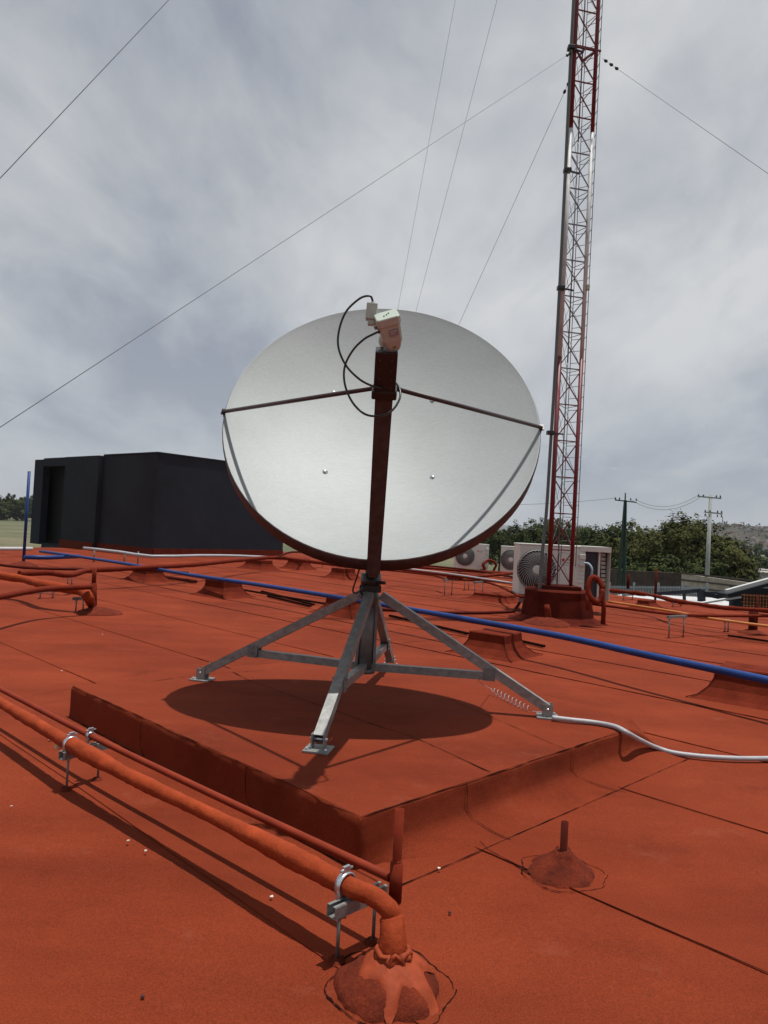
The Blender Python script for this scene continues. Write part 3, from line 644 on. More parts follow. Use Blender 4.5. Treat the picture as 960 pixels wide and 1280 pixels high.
# stub pipe with cone, right foreground
sb = G(703, 1092); st_ = empty('stub_pipe', sb); tag(st_, 'short capped red stub pipe in a bitumen cone on the right foreground', 'pipe')
z2 = D(703, 1027, sb.y).z
b = MB(); b.lathe(sb, [(.017, 0), (.0165, z2), (.013, z2), (.012, z2-.04), (.001, z2-.05)], 14); b.build('upright', DKRED, st_)
mound(sb, .145, .105, st_, n=36, peak=True)
ribbon([sb+Vector((math.cos(a/48*2*PI)*.19*(1+.07*math.sin(a*.8)), math.sin(a/48*2*PI)*.18, .004)) for a in range(49)], .006, 'seam', st_, z=.003, amp=.015)

# long blue conduit
BZ = .36
blue_px = [(50, 689), (100, 696), (165, 706), (240, 719), (330, 732), (430, 748), (520, 763), (600, 777), (700, 795), (800, 817), (900, 838), (962, 851)]
bp = [G(x, y, BZ) for x, y in blue_px]; q = bp[-1]+(bp[-1]-bp[-3])*1.4; q.z = BZ; bp.append(q)
pipe(bp, .037, BLUE, 'long blue conduit running right across the roof over the low pedestals', 'conduit', n=14, cat='conduit')
def sleeper(c, size, h, ang, label, skirt=.22, group='low red pedestals under the conduits', strap=True, cover=True):
    """square pedestal flashed with membrane, flared at the foot"""
    c = Vector((c[0], c[1], 0)); t = empty('pipe_pedestal', c, ang); tag(t, label, 'pedestal', group)
    sx, sy = size; prof = [(0, h), (.010, h-.012), (.018, h*.62), (.06, h*.36), (skirt*.62, h*.12), (skirt, -.004)]
    vs = []; fs = []; K = 5
    for o_, z in prof:
        hx, hy = sx/2+o_, sy/2+o_; cs = [(-hx, -hy), (hx, -hy), (hx, hy), (-hx, hy)]
        for i in range(4):
            for j in range(K):
                a, e_ = cs[i], cs[(i+1) % 4]; x = a[0]+(e_[0]-a[0])*j/K; y = a[1]+(e_[1]-a[1])*j/K; w = .018*noise.noise(Vector((x*6+c.x, y*6+c.y, z*4))); vs.append((x*(1+w), y*(1+w), z+w*.5 if z > 0 else z))
    n = 4*K; fs.append(tuple(range(n)))
    for r_ in range(len(prof)-1):
        for j in range(n): fs.append((r_*n+j, (r_+1)*n+j, (r_+1)*n+(j+1) % n, r_*n+(j+1) % n))
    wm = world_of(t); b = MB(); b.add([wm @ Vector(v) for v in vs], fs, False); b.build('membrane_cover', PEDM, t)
    for k, (a, e_) in enumerate((((-.5, -.5), (-.5, -.5)), ((.5, -.5), (.5, -.5)), ((.5, .5), (.5, .5)))):
        pts = [wm @ Vector((a[0]*(sx+2*o_)*1.01, a[1]*(sy+2*o_)*1.01, max(z, .01)+.004)) for o_, z in prof]
        bb = MB(); bb.tube(pts, .006, 5); bb.build('corner_seam', MOUND, t)
    return t
A45 = R(-45)
sl = [(275, 747, .50, .34, 'low pedestal carrying the blue conduit in front of the charcoal building'), (180, 727, .45, .32, 'low pedestal at the foot of the charcoal building corner, nearest the blue upright'),
      (432, 770, .50, .34, 'low pedestal half hidden behind the left leg of the dish stand'), (622, 822, .46, .30, 'low pedestal beneath the blue conduit just right of the dish stand'), (960, 884, .62, .34, 'low pedestal under the blue conduit at the right edge of the picture')]
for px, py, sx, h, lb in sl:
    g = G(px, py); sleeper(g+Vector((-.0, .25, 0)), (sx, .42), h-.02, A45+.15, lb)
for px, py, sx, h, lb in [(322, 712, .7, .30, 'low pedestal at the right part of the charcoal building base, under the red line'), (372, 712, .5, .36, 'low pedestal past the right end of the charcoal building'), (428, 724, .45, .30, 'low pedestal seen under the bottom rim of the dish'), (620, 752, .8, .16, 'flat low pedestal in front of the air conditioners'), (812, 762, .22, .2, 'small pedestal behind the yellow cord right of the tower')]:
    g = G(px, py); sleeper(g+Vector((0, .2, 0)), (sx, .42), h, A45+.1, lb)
# second strap conduit / loose bars on the roof
for a, c, lb in (((327, 741), (392, 758), 'dark angle bar lying on the roof left of the dish leg'), ((335, 747), (388, 760), 'shorter dark bar lying beside the angle bar left of the dish leg'), ((645, 803), (680, 811), 'short dark bar lying right of the pedestal behind the dish stand'), ((910, 797), (1000, 810), 'dark flat bar lying on the roof near the right edge'), ((487, 772), (585, 795), 'dark bar lying behind the dish stand'), ):
    b = MB(); b.bar(G(*a)+Vector((0, 0, .035)), G(*c)+Vector((0, 0, .035)), .05, .03); o = b.build('steel_bar', SEAM, None, loc=G(*a)); tag(o, lb, 'steel bar', 'loose bars on the roof')

# rods-and-bar stands used in the background
def rod_stand(px, py, top, w_px, label, m=GALV):
    a = G(px-w_px/2, py+w_px*.06); c = G(px+w_px/2, py-w_px*.02); z = D(px, top, (a.y+c.y)/2).z
    return channel_stand(a, c, z-.03, label, 'rod stands in the background', extra=.05, w=.05, rod=.011, m=m)
# grey-white conduit at the charcoal building
Zc = .50
pipe([G(105, 685, Zc), G(150, 690, Zc), G(190, 695.5, Zc), G(250, 694.5, Zc), G(300, 695, .45), G(352, 697.5, .4)], .04, WHITEC, 'grey white conduit along the base of the charcoal building', 'conduit', sm=2, cat='conduit')
pipe([G(40, 686, .25), G(0, 686, .25), G(-80, 685, .25)], .06, WHT, 'white pipe at the far left roof edge', 'pipe', sm=1)
# red line crossing to the right of the building and behind the dish
pipe([G(24, 717, .38), G(60, 716, .38), G(86, 719, .36), G(110, 713, .38), G(150, 711, .40), G(240, 706, .42), G(300, 700, .42), G(345, 697, .42), G(390, 702, .40), G(440, 708, .38), G(490, 710, .38)], .055, REDP, 'red line running past the charcoal building towards the dish rim', sm=4, rad=.2)
pipe([G(345, 698, .42), G(365, 690, .6), G(400, 692, .5)], .03, DKRED, 'thin red line rising past the right corner of the charcoal building', sm=4)
# orange-red wrapped pipes, left middle distance
pl = empty('insulated_pipe', G(118, 764)); tag(pl, 'thick orange-red wrapped pipe in the left middle distance ending in a low bitumen mound', 'pipe')
Pm = [G(-60, 703, .36), G(0, 719, .36), G(30, 724, .36), G(55, 731, .36), G(85, 736, .34), G(103, 740, .31), G(110, 746, .27), G(114, 755, .12), G(116, 763, 0)]
PP = smooth(Pm, 8); b = MB(); b.tube(PP, [.066*(1+.35*noise.noise(p*2.1)) for p in PP], 12, jit=.06, jf=9); b.build('pipe_run', ORGP, pl)
mound(G(122, 767), .30, .10, pl, n=24)
vp = G(117, 757); t_ = empty('vent_pipe', vp); tag(t_, 'upright red vent pipe at the end of the left middle-distance pipes', 'pipe')
b = MB(); zt_ = D(114, 710, vp.y).z; b.cyl(vp, vp+Vector((-.02, 0, zt_*.6)), .05, 12); b.cyl(vp+Vector((-.02, 0, zt_*.6)), vp+Vector((-.02, 0, zt_)), .034, 12); b.build('upright', REDP, t_)
b = MB(); zm = .42; b.tube(smooth([G(-60, 757, .42), G(0, 746, .42), G(55, 736.5, .42), G(114, 733.5, .42)], 5), .040, 10); b.build('pipe_run', REDP, t_)
pipe([G(-40, 697, .3), G(0, 706, .3), G(60, 711, .3), G(170, 712, .3), G(235, 716, .3)], .03, DKRED, 'thin dark red line on the roof in front of the charcoal building', sm=4)
pipe([G(205, 721, .06), G(245, 727, .06)], .04, DKRED, 'short red pipe lying between the two pedestals at left', sm=1)
pipe([G(296, 736, .06), G(420, 757, .06)], .02, SEAM, 'thin dark cable lying on the roof by the left pedestals', 'cable', sm=1, cat='cable')
rod_stand(87, 731, 719, 5, 'small rod stand under the red line left of the upright vent'); rod_stand(99, 765, 747, 9, 'small rod stand next to the left bitumen mound'); rod_stand(58, 748, 738, 16, 'small rod stand under the wrapped pipe at far left')
# blue upright and its short arm
bb_ = G(29, 708); t_ = empty('blue_upright', bb_); tag(t_, 'tall thin blue upright conduit at the left edge of the roof', 'conduit')
zt_ = D(36, 589, bb_.y).z; b = MB(); b.cyl(bb_, bb_+Vector((0, 0, zt_)), .038, 12); b.build('upright', BLUE, t_); mound(bb_, .35, .14, t_, n=18)
b = MB(); pz = .30; b.tube([G(30, 696.5, pz)+Vector((0, 0, 0)), G(60, 697, pz), G(98, 695.5, pz)], .055, 10); b.build('arm', BLUE, t_)

# right-hand background lines
pipe([G(488, 710, .5), G(560, 719, .5), G(644, 729, .5)], .035, REDP, 'upper red line from the dish rim to the nearest air conditioner', sm=4, rad=.15)
pipe([G(470, 711, .36), G(540, 719, .36), G(560, 724, .36), G(600, 726, .36), G(625, 733, .34), G(639, 740, .34), G(653, 746, .34), G(690, 747, .34), G(750, 756, .34), G(816, 765, .34), G(844, 768, .34), G(880, 769.5, .34), G(962, 770, .34), G(1060, 772, .34)], .026, REDP, 'long red line passing in front of the tower base to the right edge', sm=4, rad=.15)
pipe([G(484, 708, .55), G(520, 706, .55), G(600, 714, .5), G(644, 722, .45)], .025, DKRED, 'dark red line below the dish rim leading to the air conditioners', sm=3)
pipe([G(490, 706, .3), G(560, 712, .3), G(645, 717, .3)], .045, REDP, 'far red line behind the dish reaching the air conditioners', sm=3, rad=.2)
pipe([G(560, 722, .42), G(605, 720, .45), G(645, 716, .5)], .042, REDP, 'orange red line rising towards the nearest air conditioner', sm=3, rad=.2)
pipe([G(483, 708, .62), G(560, 717, .55), G(641, 729, .5)], .02, WHITEC, 'thin white conduit resting on the red lines right of the dish', 'conduit', sm=3, cat='conduit')
pipe([G(763, 738, .4), G(800, 742, .42), G(822, 745.5, .43), G(844, 751, .44), G(872, 755, .44), G(905, 759.5, .44), G(936, 761.5, .44), G(962, 763, .44), G(1060, 767, .44)], .040, REDP, 'thick red wrapped line at the right edge beyond the stand', sm=5, rad=.5, jit=.1)
pipe([G(477, 762, .03), G(560, 766, .03), G(632, 765, .03), G(645, 760, .05), G(652, 748, .2)], .03, DKRED, 'dark red line on the roof curving up beside the tower base', sm=5)
pipe([G(760, 752, .3), G(800, 758, .3), G(845, 765, .3), G(880, 772, .3), G(962, 783, .3), G(1060, 795, .3)], .022, YEL, 'orange yellow cord stretched over the roof at right', 'cord', sm=4, cat='cord')
pipe([G(545, 719, .33), G(600, 727, .33), G(644, 735, .33)], .018, YEL, 'orange yellow cord running to the foot of the nearest air conditioner', 'cord', sm=2, cat='cord')
for px, py, tp2, w_, lb in ((560, 744, 724, 9, 'rod stand under the red lines, first right of the dish'), (598, 746, 727, 10, 'rod stand under the red lines, second right of the dish'), (583, 738, 724, 5, 'slim rod stand between the two stands right of the dish'), (845, 797, 770, 18, 'rod stand with flat bar holding the red line at right'), (846, 758, 752, 10, 'small rod stand holding the thick red line at right'), (785, 750, 743, 11, 'rod stand just right of the air conditioners'), (908, 790, 775, 4, 'slim rod at the yellow cord near right edge'), (388, 710, 702, 30, 'rod stand holding the red line left of the dish rim')):
    rod_stand(px, py, tp2, w_, lb)
pipe([G(690, 746, .37), G(705, 746.5, .38), G(730, 748, .38), G(752, 752, .36)], .045, REDP, 'lumpy wrapped joint on the red line in front of the tower base', sm=4, rad=.6, jit=.2)
# upright with knob, right edge
g_ = G(940, 792); t_ = empty('vent_pipe', g_); tag(t_, 'stout red vent pipe with side branch at the right edge', 'pipe')
b = MB(); zt_ = D(943, 762, g_.y).z; b.tube([g_, g_+Vector((0, 0, zt_*.5)), g_+Vector((0, 0, zt_))], [.07, .06, .07], 12, jit=.1, jf=12); b.cyl(g_+Vector((.12, .1, 0)), g_+Vector((.12, .1, D(952, 745, g_.y).z)), .022, 10); b.build('upright', DKRED, t_); mound(g_, .22, .08, t_, n=16)
pipe([G(819, 750, .0), G(819, 750, 0)+Vector((0, 0, .8))], .03, DKRED, 'thin red upright beyond the yellow cord', 'vent_pipe', sm=1)
pipe([G(785, 736, .5), G(785, 736, .5)+Vector((0, 0, .3))], .03, DKRED, 'short red upright right of the air conditioners', 'vent_pipe', sm=1)

# ------------------------------------------------------------------ guyed lattice tower
def tower():
    base = Vector((3.215, 13.35, 0)); t = empty('lattice_tower', base); tag(t, 'tall slender red and white guyed lattice mast rising from a dark red base', 'tower')
    side = .42; hr = side/math.sqrt(3); z0 = .62; bay = .655; nb = 48; ang0 = R(205)
    # triangle: two legs towards the camera, one behind
    L = [base+Vector((-side/2, -.12, 0)), base+Vector((side/2, -.02, 0)), base+Vector((.04, .30, 0))]
    def colr(z): return TRED if z < 4.75 or 8.9 < z < 13.5 or 18 < z < 23 else TWHT
    bands = [(z0, 4.75), (4.75, 8.9), (8.9, 13.5), (13.5, 18), (18, 23), (23, z0+bay*nb)]
    for i, l in enumerate(L):
        for k, (a, c) in enumerate(bands):
            b = MB(); r_ = (.042, .034, .013)[i]; b.cyl(l+Vector((0, 0, a)), l+Vector((0, 0, c)), r_, 10)
            m = TRED if k % 2 == 0 else TWHT
            b.build('leg', m if i < 2 else TGRY, t)
    far = MB()
    def member(a, c, r_, m, z):
        if z > 12.6: far.bar(a, c, r_*2); return
        b = MB(); b.bar(a, c, r_*2); b.build('bracing', m, t)
    for k in range(nb):
        za, zb = z0+k*bay, z0+(k+1)*bay; m = TRED if colr((za+zb)/2) is TRED else TGRY; Z = Vector((0, 0, 1))
        for i in range(3):
            p, q = L[i], L[(i+1) % 3]; r_ = .008 if i == 0 else .003
            member(p+Z*za, q+Z*(za+.0), .0095 if i == 0 else .0045, m if i == 0 else TGRY, za)
            member(p+Z*(za+.03), q+Z*(zb-.03), r_, m if i == 0 else TGRY, za)
            if i != 1: member(q+Z*(za+.03)+Vector((0, -.016, 0)), p+Z*(zb-.03)+Vector((0, -.016, 0)), r_, m if i == 0 else TGRY, za)
    o = far.build('bracing', TRED, t); o['kind'] = 'stuff'
    # climbing ladder on the right rear, with rungs
    lad = MB(); x0 = base+Vector((.30, .20, 0)); x1 = base+Vector((.10, .34, 0)); x2 = base+Vector((.30, .04, 0))
    for p in (x0, x1, x2): 
        b = MB(); b.cyl(p+Vector((0, 0, 1.0)), p+Vector((0, 0, 24)), .007, 6); b.build('ladder_rail', TGRY, t)
    for k in range(100):
        z = Vector((0, 0, 1.0+k*.22)); lad.cyl(x0+z, x1+z, .006, 5)
        lad.cyl(x0+z, x2+z, .006, 5)
    o = lad.build('ladder_rung', TGRY, t); o['kind'] = 'stuff'
    # collar where the first guys are tied
    for z in (10.42, 19.8):
        b = MB(); Z = Vector((0, 0, z)); 
        for i in range(3): b.bar(L[i]+Z, L[(i+1) % 3]+Z+Vector((0, 0, .0)), .03, .03)
        b.bar(L[0]+Z-Vector((.07, 0, 0)), L[1]+Z+Vector((.09, 0, 0)), .025, .03); b.bar(L[0]+Z+Vector((0, -.03, -.3)), (L[0]+L[1])/2+Z, .03); b.build('guy_collar', TRED, t)
    b = MB(); p = L[1]+Vector((.05, -.03, 6.05)); b.box(p, (.06, .06, .11), bev=.015); b.build('lamp', CREAM, t)
    b = MB(); b.lathe(base, [(.0, 0), (0, 0)], 3) if False else None
    # base block
    sl_ = MB(); sl_.lathe(base+Vector((0, .05, 0)), [(.98, -.01), (.78, .03), (.66, .10), (.61, .42), (.61, .54), (.57, .565), (.001, .565)], 10, smooth=False); sl_.build('base_block', mat('dark red base paint', (.075, .0115, .007), .95, spec=.05, var=.35, scale=4, grain=.2, gscale=50), t)
    b = MB(); b.box(base+Vector((0, .05, .60)), (.7, .6, .07)); b.build('base_plate', DKRED, t)
    return L
TL = tower()
# conduit strapped beside the tower
cpx = [(674, 742), (677, 700), (683, 640), (688, 560), (693, 480), (699, 370), (706, 230), (712, 100), (717, 0)]
pts = [D(x, y, 13.1) for x, y in cpx]; pts.append(pts[-1]+(pts[-1]-pts[-2])*1.5)
t_ = empty('cable_conduit', G(674, 765)); tag(t_, 'grey green conduit running up the left side of the lattice mast', 'conduit')
b = MB(); b.tube(smooth(pts, 5), .029, 10); b.build('conduit_run', GREENP, t_)
for x, y in ((688, 541), (701, 360), (709, 213), (714, 60)):
    p = D(x, y, 13.1); b = MB(); b.box(p, (.13, .12, .07), bev=.01); b.bar(p, p+Vector((.25, .1, 0)), .025); b.build('clamp', BLACK, t_)
# knobbly red hydrant-like nub on a small mound in front
g_ = G(684, 780); t_ = empty('vent_stub', g_); tag(t_, 'lumpy orange-red stub on a small mound in front of the tower base', 'pipe')
b = MB(); b.tube([g_, g_+Vector((.02, 0, .12)), g_+Vector((0, 0, .25)), g_+Vector((-.02, 0, .33))], [.04, .045, .06, .035], 10, jit=.4, jf=14); b.build('upright', REDP, t_); mound(g_, .38, .12, t_, n=20)
b = MB()
cc_ = D(744, 737, 12.6); nn_ = 26
for k in range(2): pass
lp = [cc_+Vector((math.cos(a)*.12, .05*math.sin(a), math.sin(a)*.20+.015*math.cos(3*a))) for k_ in range(1) for a in [2*PI*i/24 for i in range(25)]]
b.tube(lp, .048, 10, jit=.12, jf=20); b.tube([cc_+Vector((.12, 0, 0)), cc_+Vector((.16, 0, -.3)), cc_+Vector((.16, 0, -.58))], .04, 8); b.tube([cc_+Vector((-.12, 0, -.05)), cc_+Vector((-.12, -.05, -.35))], .04, 8)
o = b.build('pipe_loop', REDP, None, loc=(cc_.x, cc_.y, 0)); tag(o, 'looped red insulated hose beside the tower base and air conditioner', 'hose')

# guy wires
def guy(a, c, label, insul=3, r=.0042, sag=.0, toward=1, gap=.15):
    a, c = Vector(a), Vector(c); t = empty('guy_wire', (c.x, c.y, 0) if c.z < 2 else c); tag(t, label, 'guy wire', 'steel guy wires of the tower')
    pts = [a.lerp(c, i/30)-Vector((0, 0, sag*4*(i/30)*(1-i/30))) for i in range(31)]
    b = MB(); b.tube(pts, r, 5); b.build('strand', WIRE, t); d = (c-a).normalized()
    for k in range(insul):
        q = a+d*(.10+gap*k); b = MB(); b.lathe(q, [(.001, -.045), (.022, -.03), (.030, 0), (.022, .03), (.001, .045)], 8, d); b.build('insulator', BLACK, t)
tcx = lambda z: Vector((3.36, 13.3, z))
tL = lambda z: TL[0]+Vector((0, 0, z)); tR = lambda z: TL[1]+Vector((0, 0, z)); tB = lambda z: TL[2]+Vector((0, 0, z))
z_a = D(711, 66, 13.3).z
AncA = G(-774, 1042); AncB = G(438, 704)
guy(tL(z_a), AncA, 'guy wire from the red collar down to the left, lower of the two at left', r=.0032)
# upper-left wire hits the same anchor, tied at the second collar
guy(tL(19.8), AncA, 'guy wire crossing the top left corner of the sky', r=.0032)
guy(tR(z_a-.05)+Vector((.12, 0, 0)), G(2000, 940), 'guy wire from the red collar of the mast down to the right')
guy(tB(D(711, 96, 13.6).z)-Vector((.2, 0, 0)), AncB, 'guy wire sloping from the mast to behind the right of the dish', 2)
guy(tB(19.6), AncB, 'steep guy wire reaching the dish rim, right one of the close pair', 0)
guy(tB(30.0), AncB, 'steepest guy wire reaching the dish rim, left one of the close pair', 0)

# ------------------------------------------------------------------ air conditioners
def ac_unit(label):
    """built at the origin: front faces -Y, width 1.36, depth .5, height 1.12"""
    t = empty('air_conditioner'); tag(t, label, 'air conditioner', 'outdoor air conditioner units beyond the tower')
    w, dp, h = 1.32, .50, .98
    b = MB(); b.box((0, 0, h/2), (w, dp, h), bev=.02); b.box((0, 0, h+.012), (w+.02, dp+.02, .03), bev=.008); b.build('casing', ACW, t)
    fc = Vector((-.315, -dp/2, .50)); b = MB(); b.lathe(fc, [(.001, .004), (.385, .004), (.40, .012), (.395, .03), (.001, .02)], 32, (0, -1, 0)); b.build('fan_recess', ACG, t)
    g = MB()
    for k in range(36):
        a = 2*PI*k/36; pts = [fc+Vector((math.cos(a+s_*.7)*(.09+.295*s_), -.034, math.sin(a+s_*.7)*(.09+.295*s_))) for s_ in (0, .33, .66, 1)]; g.tube(pts, .0055, 4)
    for r_ in (.385,): g.tube([fc+Vector((math.cos(a/24*2*PI)*r_, -.034, math.sin(a/24*2*PI)*r_)) for a in range(25)], .006, 4)
    g.build('fan_grille', mat('light fan wires', (.42, .42, .40), .5), t)
    b = MB(); b.lathe(fc, [(.09, .03), (.09, .045), (.07, .05), (.001, .052)], 20, (0, -1, 0)); b.build('fan_hub', ACW, t)
    b = MB(); b.box((.33, -dp/2-.004, .52), (.36, .012, .80), bev=.004); b.build('service_panel', ACW, t)
    b = MB(); b.box((.21, -dp/2-.012, .72), (.055, .003, .06)); b.build('emblem', REDMARK, t)
    b = MB(); b.box((.34, -dp/2-.012, .725), (.16, .003, .022)); b.box((.32, -dp/2-.012, .665), (.12, .003, .014)); b.build('print', GREYMARK, t)
    for z in (.30, .38, .46, .54):
        b = MB(); b.box((.58, -dp/2-.006, z), (.14, .012, .03)); b.build('louvre', ACW, t)
    b = MB(); b.box((.59, -dp/2-.02, .80), (.12, .05, .10), bev=.01); b.build('valve_cover', ACW, t)
    b = MB(); b.box((.59, -dp/2-.02, .64), (.10, .05, .06), bev=.01); b.build('valve_cover', ACW, t)
    b = MB(); b.box((w/2+.004, .02, .50), (.008, dp*.76, .80)); b.build('side_coil', ACD, t)
    f_ = MB()
    for k in range(10): f_.box((w/2+.010, .02, .14+k*.08), (.006, dp*.74, .016))
    f_.build('side_guard', ACW, t)
    for s_ in (-1, 1):
        b = MB(); b.box((s_*.48, 0, -.09), (.08, dp*.9, .18)); b.build('foot', GALVD, t)
    return t
u_ = ac_unit('nearest air conditioner, its fan directly behind the tower conduit')
g_ = D(689, 716, 14.6); u_.location = (g_.x, 14.6+.25, .34); u_.rotation_euler = (0, 0, R(4))
def place_ac(px, py, Y, rz, lb, sc=1.0, z=None):
    c = copy_tree(u_); g = D(px, py, Y); c.location = (g.x, Y, .3 if z is None else z); c.rotation_euler = (0, 0, rz); c.scale = (sc, sc, sc); c['label'] = lb; return c
place_ac(648, 700, 25.5, R(-4), 'air conditioner behind the nearest one, half its fan showing at left', .90, .2)
place_ac(589, 698, 27.0, R(6), 'air conditioner alone under the lower right rim of the dish', .90, .2)
# stand-in for the right sides of the air conditioners: posts, panels, louvres
e_ = empty('ac_unit_sides', D(757, 752, 14.9)); e_.location.z = 0; tag(e_, 'white posts and dark slats standing in for the right sides of the air conditioners', 'frame')
def px_box(x0, x1, y0, y1, Y, dpt, name, m, parent):
    p0, p1 = D(x0, y1, Y), D(x1, y0, Y); b = MB(); b.box(((p0.x+p1.x)/2, Y+dpt/2, (p0.z+p1.z)/2), (p1.x-p0.x, dpt, p1.z-p0.z)); return b.build(name, m, parent)
px_box(733, 747, 689, 747, 14.75, .5, 'side_panel', ACD, e_); px_box(746, 751, 689, 750, 14.70, .5, 'post', ACW, e_)
px_box(751, 760, 690, 750, 14.9, .4, 'side_panel', ACD, e_)
for k in range(11):
    px_box(751.5, 757, 692+k*5.2, 695.3+k*5.2, 14.85, .03, 'louvre', ACW, e_)
px_box(760.5, 764, 687, 752, 14.65, .6, 'post', ACW, e_); px_box(726, 764.5, 684.5, 689, 14.62, .75, 'top_rail', ACW, e_)
pts = smooth([D(730, 704, 14.5), D(736, 705, 14.45), D(740, 712, 14.4), D(738, 724, 14.42), D(733, 732, 14.5)], 6)
b = MB(); b.tube(pts, .022, 8); o = b.build('refrigerant_hose', mat('pale blue grey hose', (.30, .38, .45), .5), None, loc=pts[0]); tag(o, 'pale curved hose at the right end of the nearest air conditioner', 'hose')
# red coils near the small unit
for px, py, Y, r_, lb in ((612, 708, 26.5, .22, 'coiled red hose right of the small air conditioner'),):
    c_ = D(px, py, Y); b = MB(); b.tube([c_+Vector((math.cos(i/5)*r_*(1+.1*math.sin(i)), .1*math.sin(i*.3), math.sin(i/5)*r_)) for i in range(60)], .045, 7); o = b.build('pipe_loop', REDP, None, loc=(c_.x, c_.y, 0)); tag(o, lb, 'hose')

# ------------------------------------------------------------------ charcoal building
def building():
    Bm = G(190, 696); Lm = Vector((-13.6, 31.6, 0)); Rm = Vector((-4.32, 32.1, 0)); top = 3.80
    t = empty('charcoal_building', Bm); tag(t, 'windowless charcoal painted block with a tall dark doorway on the roof at left', 'building')
    dl = (Lm-Bm).normalized(); LL = (Lm-Bm).length; nl = Vector((-dl.y, dl.x, 0)); nl = nl if nl.y < 0 else -nl
    dr = (Rm-Bm).normalized(); LR = (Rm-Bm).length; bk = Vector((-3.0, 4.5, 0))
    def wall(a, c, z0, z1, th, name='wall', m=CHAR, inset=0):
        d = (c-a).normalized(); n = Vector((-d.y, d.x, 0)); n = n if n.y > 0 else -n
        b = MB(); p = [a+n*inset, c+n*inset, c+n*(th+inset), a+n*(th+inset)]
        b.add([Vector((q.x, q.y, z0)) for q in p]+[Vector((q.x, q.y, z1)) for q in p], [(0, 1, 5, 4), (1, 2, 6, 5), (2, 3, 7, 6), (3, 0, 4, 7), (4, 5, 6, 7), (3, 2, 1, 0)])
        bm = bmesh.new(); me_ = bpy.data.meshes.new('x')
        o = b.build(name, m, t); bm.from_mesh(o.data); bmesh.ops.recalc_face_normals(bm, faces=bm.faces); bm.to_mesh(o.data); bm.free(); return o
    # along the left side: corner .. step at x=125 .. right jamb at 84 .. opening .. left jamb 57 .. end
    def along(px):  # where the column of picture position px meets the wall line
        d = ray(px, 640); s = ((Bm.x)*d.y-(Bm.y)*d.x)/(dl.y*d.x-dl.x*d.y); return Bm+dl*s
    s1, s2, s3, s4 = along(126), along(84), along(57), along(46)
    wall(Bm, s1, -.02, top, .3); wall(s1, s2, -.02, top-.01, .3, inset=-.22); wall(s3, s4, -.02, top-.07, .3, inset=-.22)
    wall(s2, s3, top-.38, top-.02, .3, 'lintel', inset=-.218); wall(s2, s3, -.4, -.02+.06, .5, 'threshold', inset=-.1)
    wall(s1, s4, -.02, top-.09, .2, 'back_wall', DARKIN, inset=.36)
    wall(s4-dl*.15, s4, -.02, top-.075, .9, inset=.08)
    wall(Bm, Rm, -.02, top, .3)
    b = MB(); p = [Bm, Rm, Rm+bk*1.0, s3+Vector((-1.2, 4.5, 0)), s3]; n_ = 5; b.add([Vector((q.x, q.y, top-.015)) for q in p], [tuple(range(n_))]); b.build('roof_slab', CHAR, t)
    wall(Rm, Rm+bk, -.02, top, .02); 
    b = MB(); a, c = Rm, Rm+bk; b.box((a+c)/2+Vector((-.15, 0, top/2)), ((c-a).length, .3, top), (c-a).normalized(), Vector((-(c-a).normalized().y, (c-a).normalized().x, 0))); b.build('wall', CHAR, t)
    # thin coping and red membrane upturn
    wall(Bm+Vector((0, 0, 0)), Rm, top, top+.05, .34, 'coping', inset=-.03); wall(Bm, s1, top, top+.05, .34, 'coping', inset=-.03)
    wall(Bm-dl*.02, s1, -.02, .30, .05, 'upturn', MOUND, inset=-.06); wall(Bm, Rm, -.02, .30, .05, 'upturn', MOUND, inset=-.06)
    wall(s1, s2, -.02, .3, .05, 'upturn', MOUND, inset=-.28)
building()
# small posts carrying the conduit at the building's base
for px, py, w_ in ((117, 703, 'leftmost'), (155, 706, 'middle'), (172, 706, 'rightmost')):
    g = G(px, py); b = MB(); b.cyl(g, g+Vector((0, 0, .4)), .02, 6); o = b.build('support_rod', GALVD, None, loc=g); tag(o, w_+' of three thin support rods at the base of the charcoal building', 'rod', 'support rods under the grey conduit')

# ------------------------------------------------------------------ poles and wires beyond
def green_pole():
    Y = 46; p = D(776, 740, Y); t = empty('lattice_pole', (p.x, Y, GZ)); tag(t, 'dark green lattice utility pole with a crossarm among the trees', 'utility pole')
    top = D(778.5, 621, Y).z; b0 = Vector((p.x, Y, GZ)); tx = Vector((p.x+.02, Y, top))
    for s_ in (-1, 1):
        for q in (-1, 1):
            b = MB(); b.bar(b0+Vector((s_*.24, q*.24, 0)), tx+Vector((s_*.03, q*.03, -.2)), .085); b.build('leg', GRNL, t)
    for k in range(16):
        f = k/16; z = GZ+(top-GZ)*f; w = .24*(1-f)+.03*f; w2 = .24*(1-f-1/16)+.03*(f+1/16); z2_ = GZ+(top-GZ)*(f+1/16)
        b = MB(); b.bar((p.x-w, Y-w, z), (p.x+w2, Y-w2, z2_), .03); b.bar((p.x+w, Y-w, z), (p.x-w, Y-w, z), .03); b.build('bracing', GRNL, t)
    b = MB(); b.bar((p.x-.62, Y, top-.22), (p.x+.72, Y, top-.30), .07); b.build('crossarm', BLACK, t)
    for x in (-.6, -.35, .35, .7):
        b = MB(); b.lathe(Vector((p.x+x, Y, top-.2)), [(.02, 0), (.05, .03), (.03, .08), (.05, .1), (.001, .16)], 8); b.build('insulator', BLACK, t)
    b = MB(); b.bar(Vector((p.x, Y, top-.3)), Vector((p.x, Y, top+.25)), .06); b.build('tip', BLACK, t)
    return Vector((p.x, Y, top-.1))
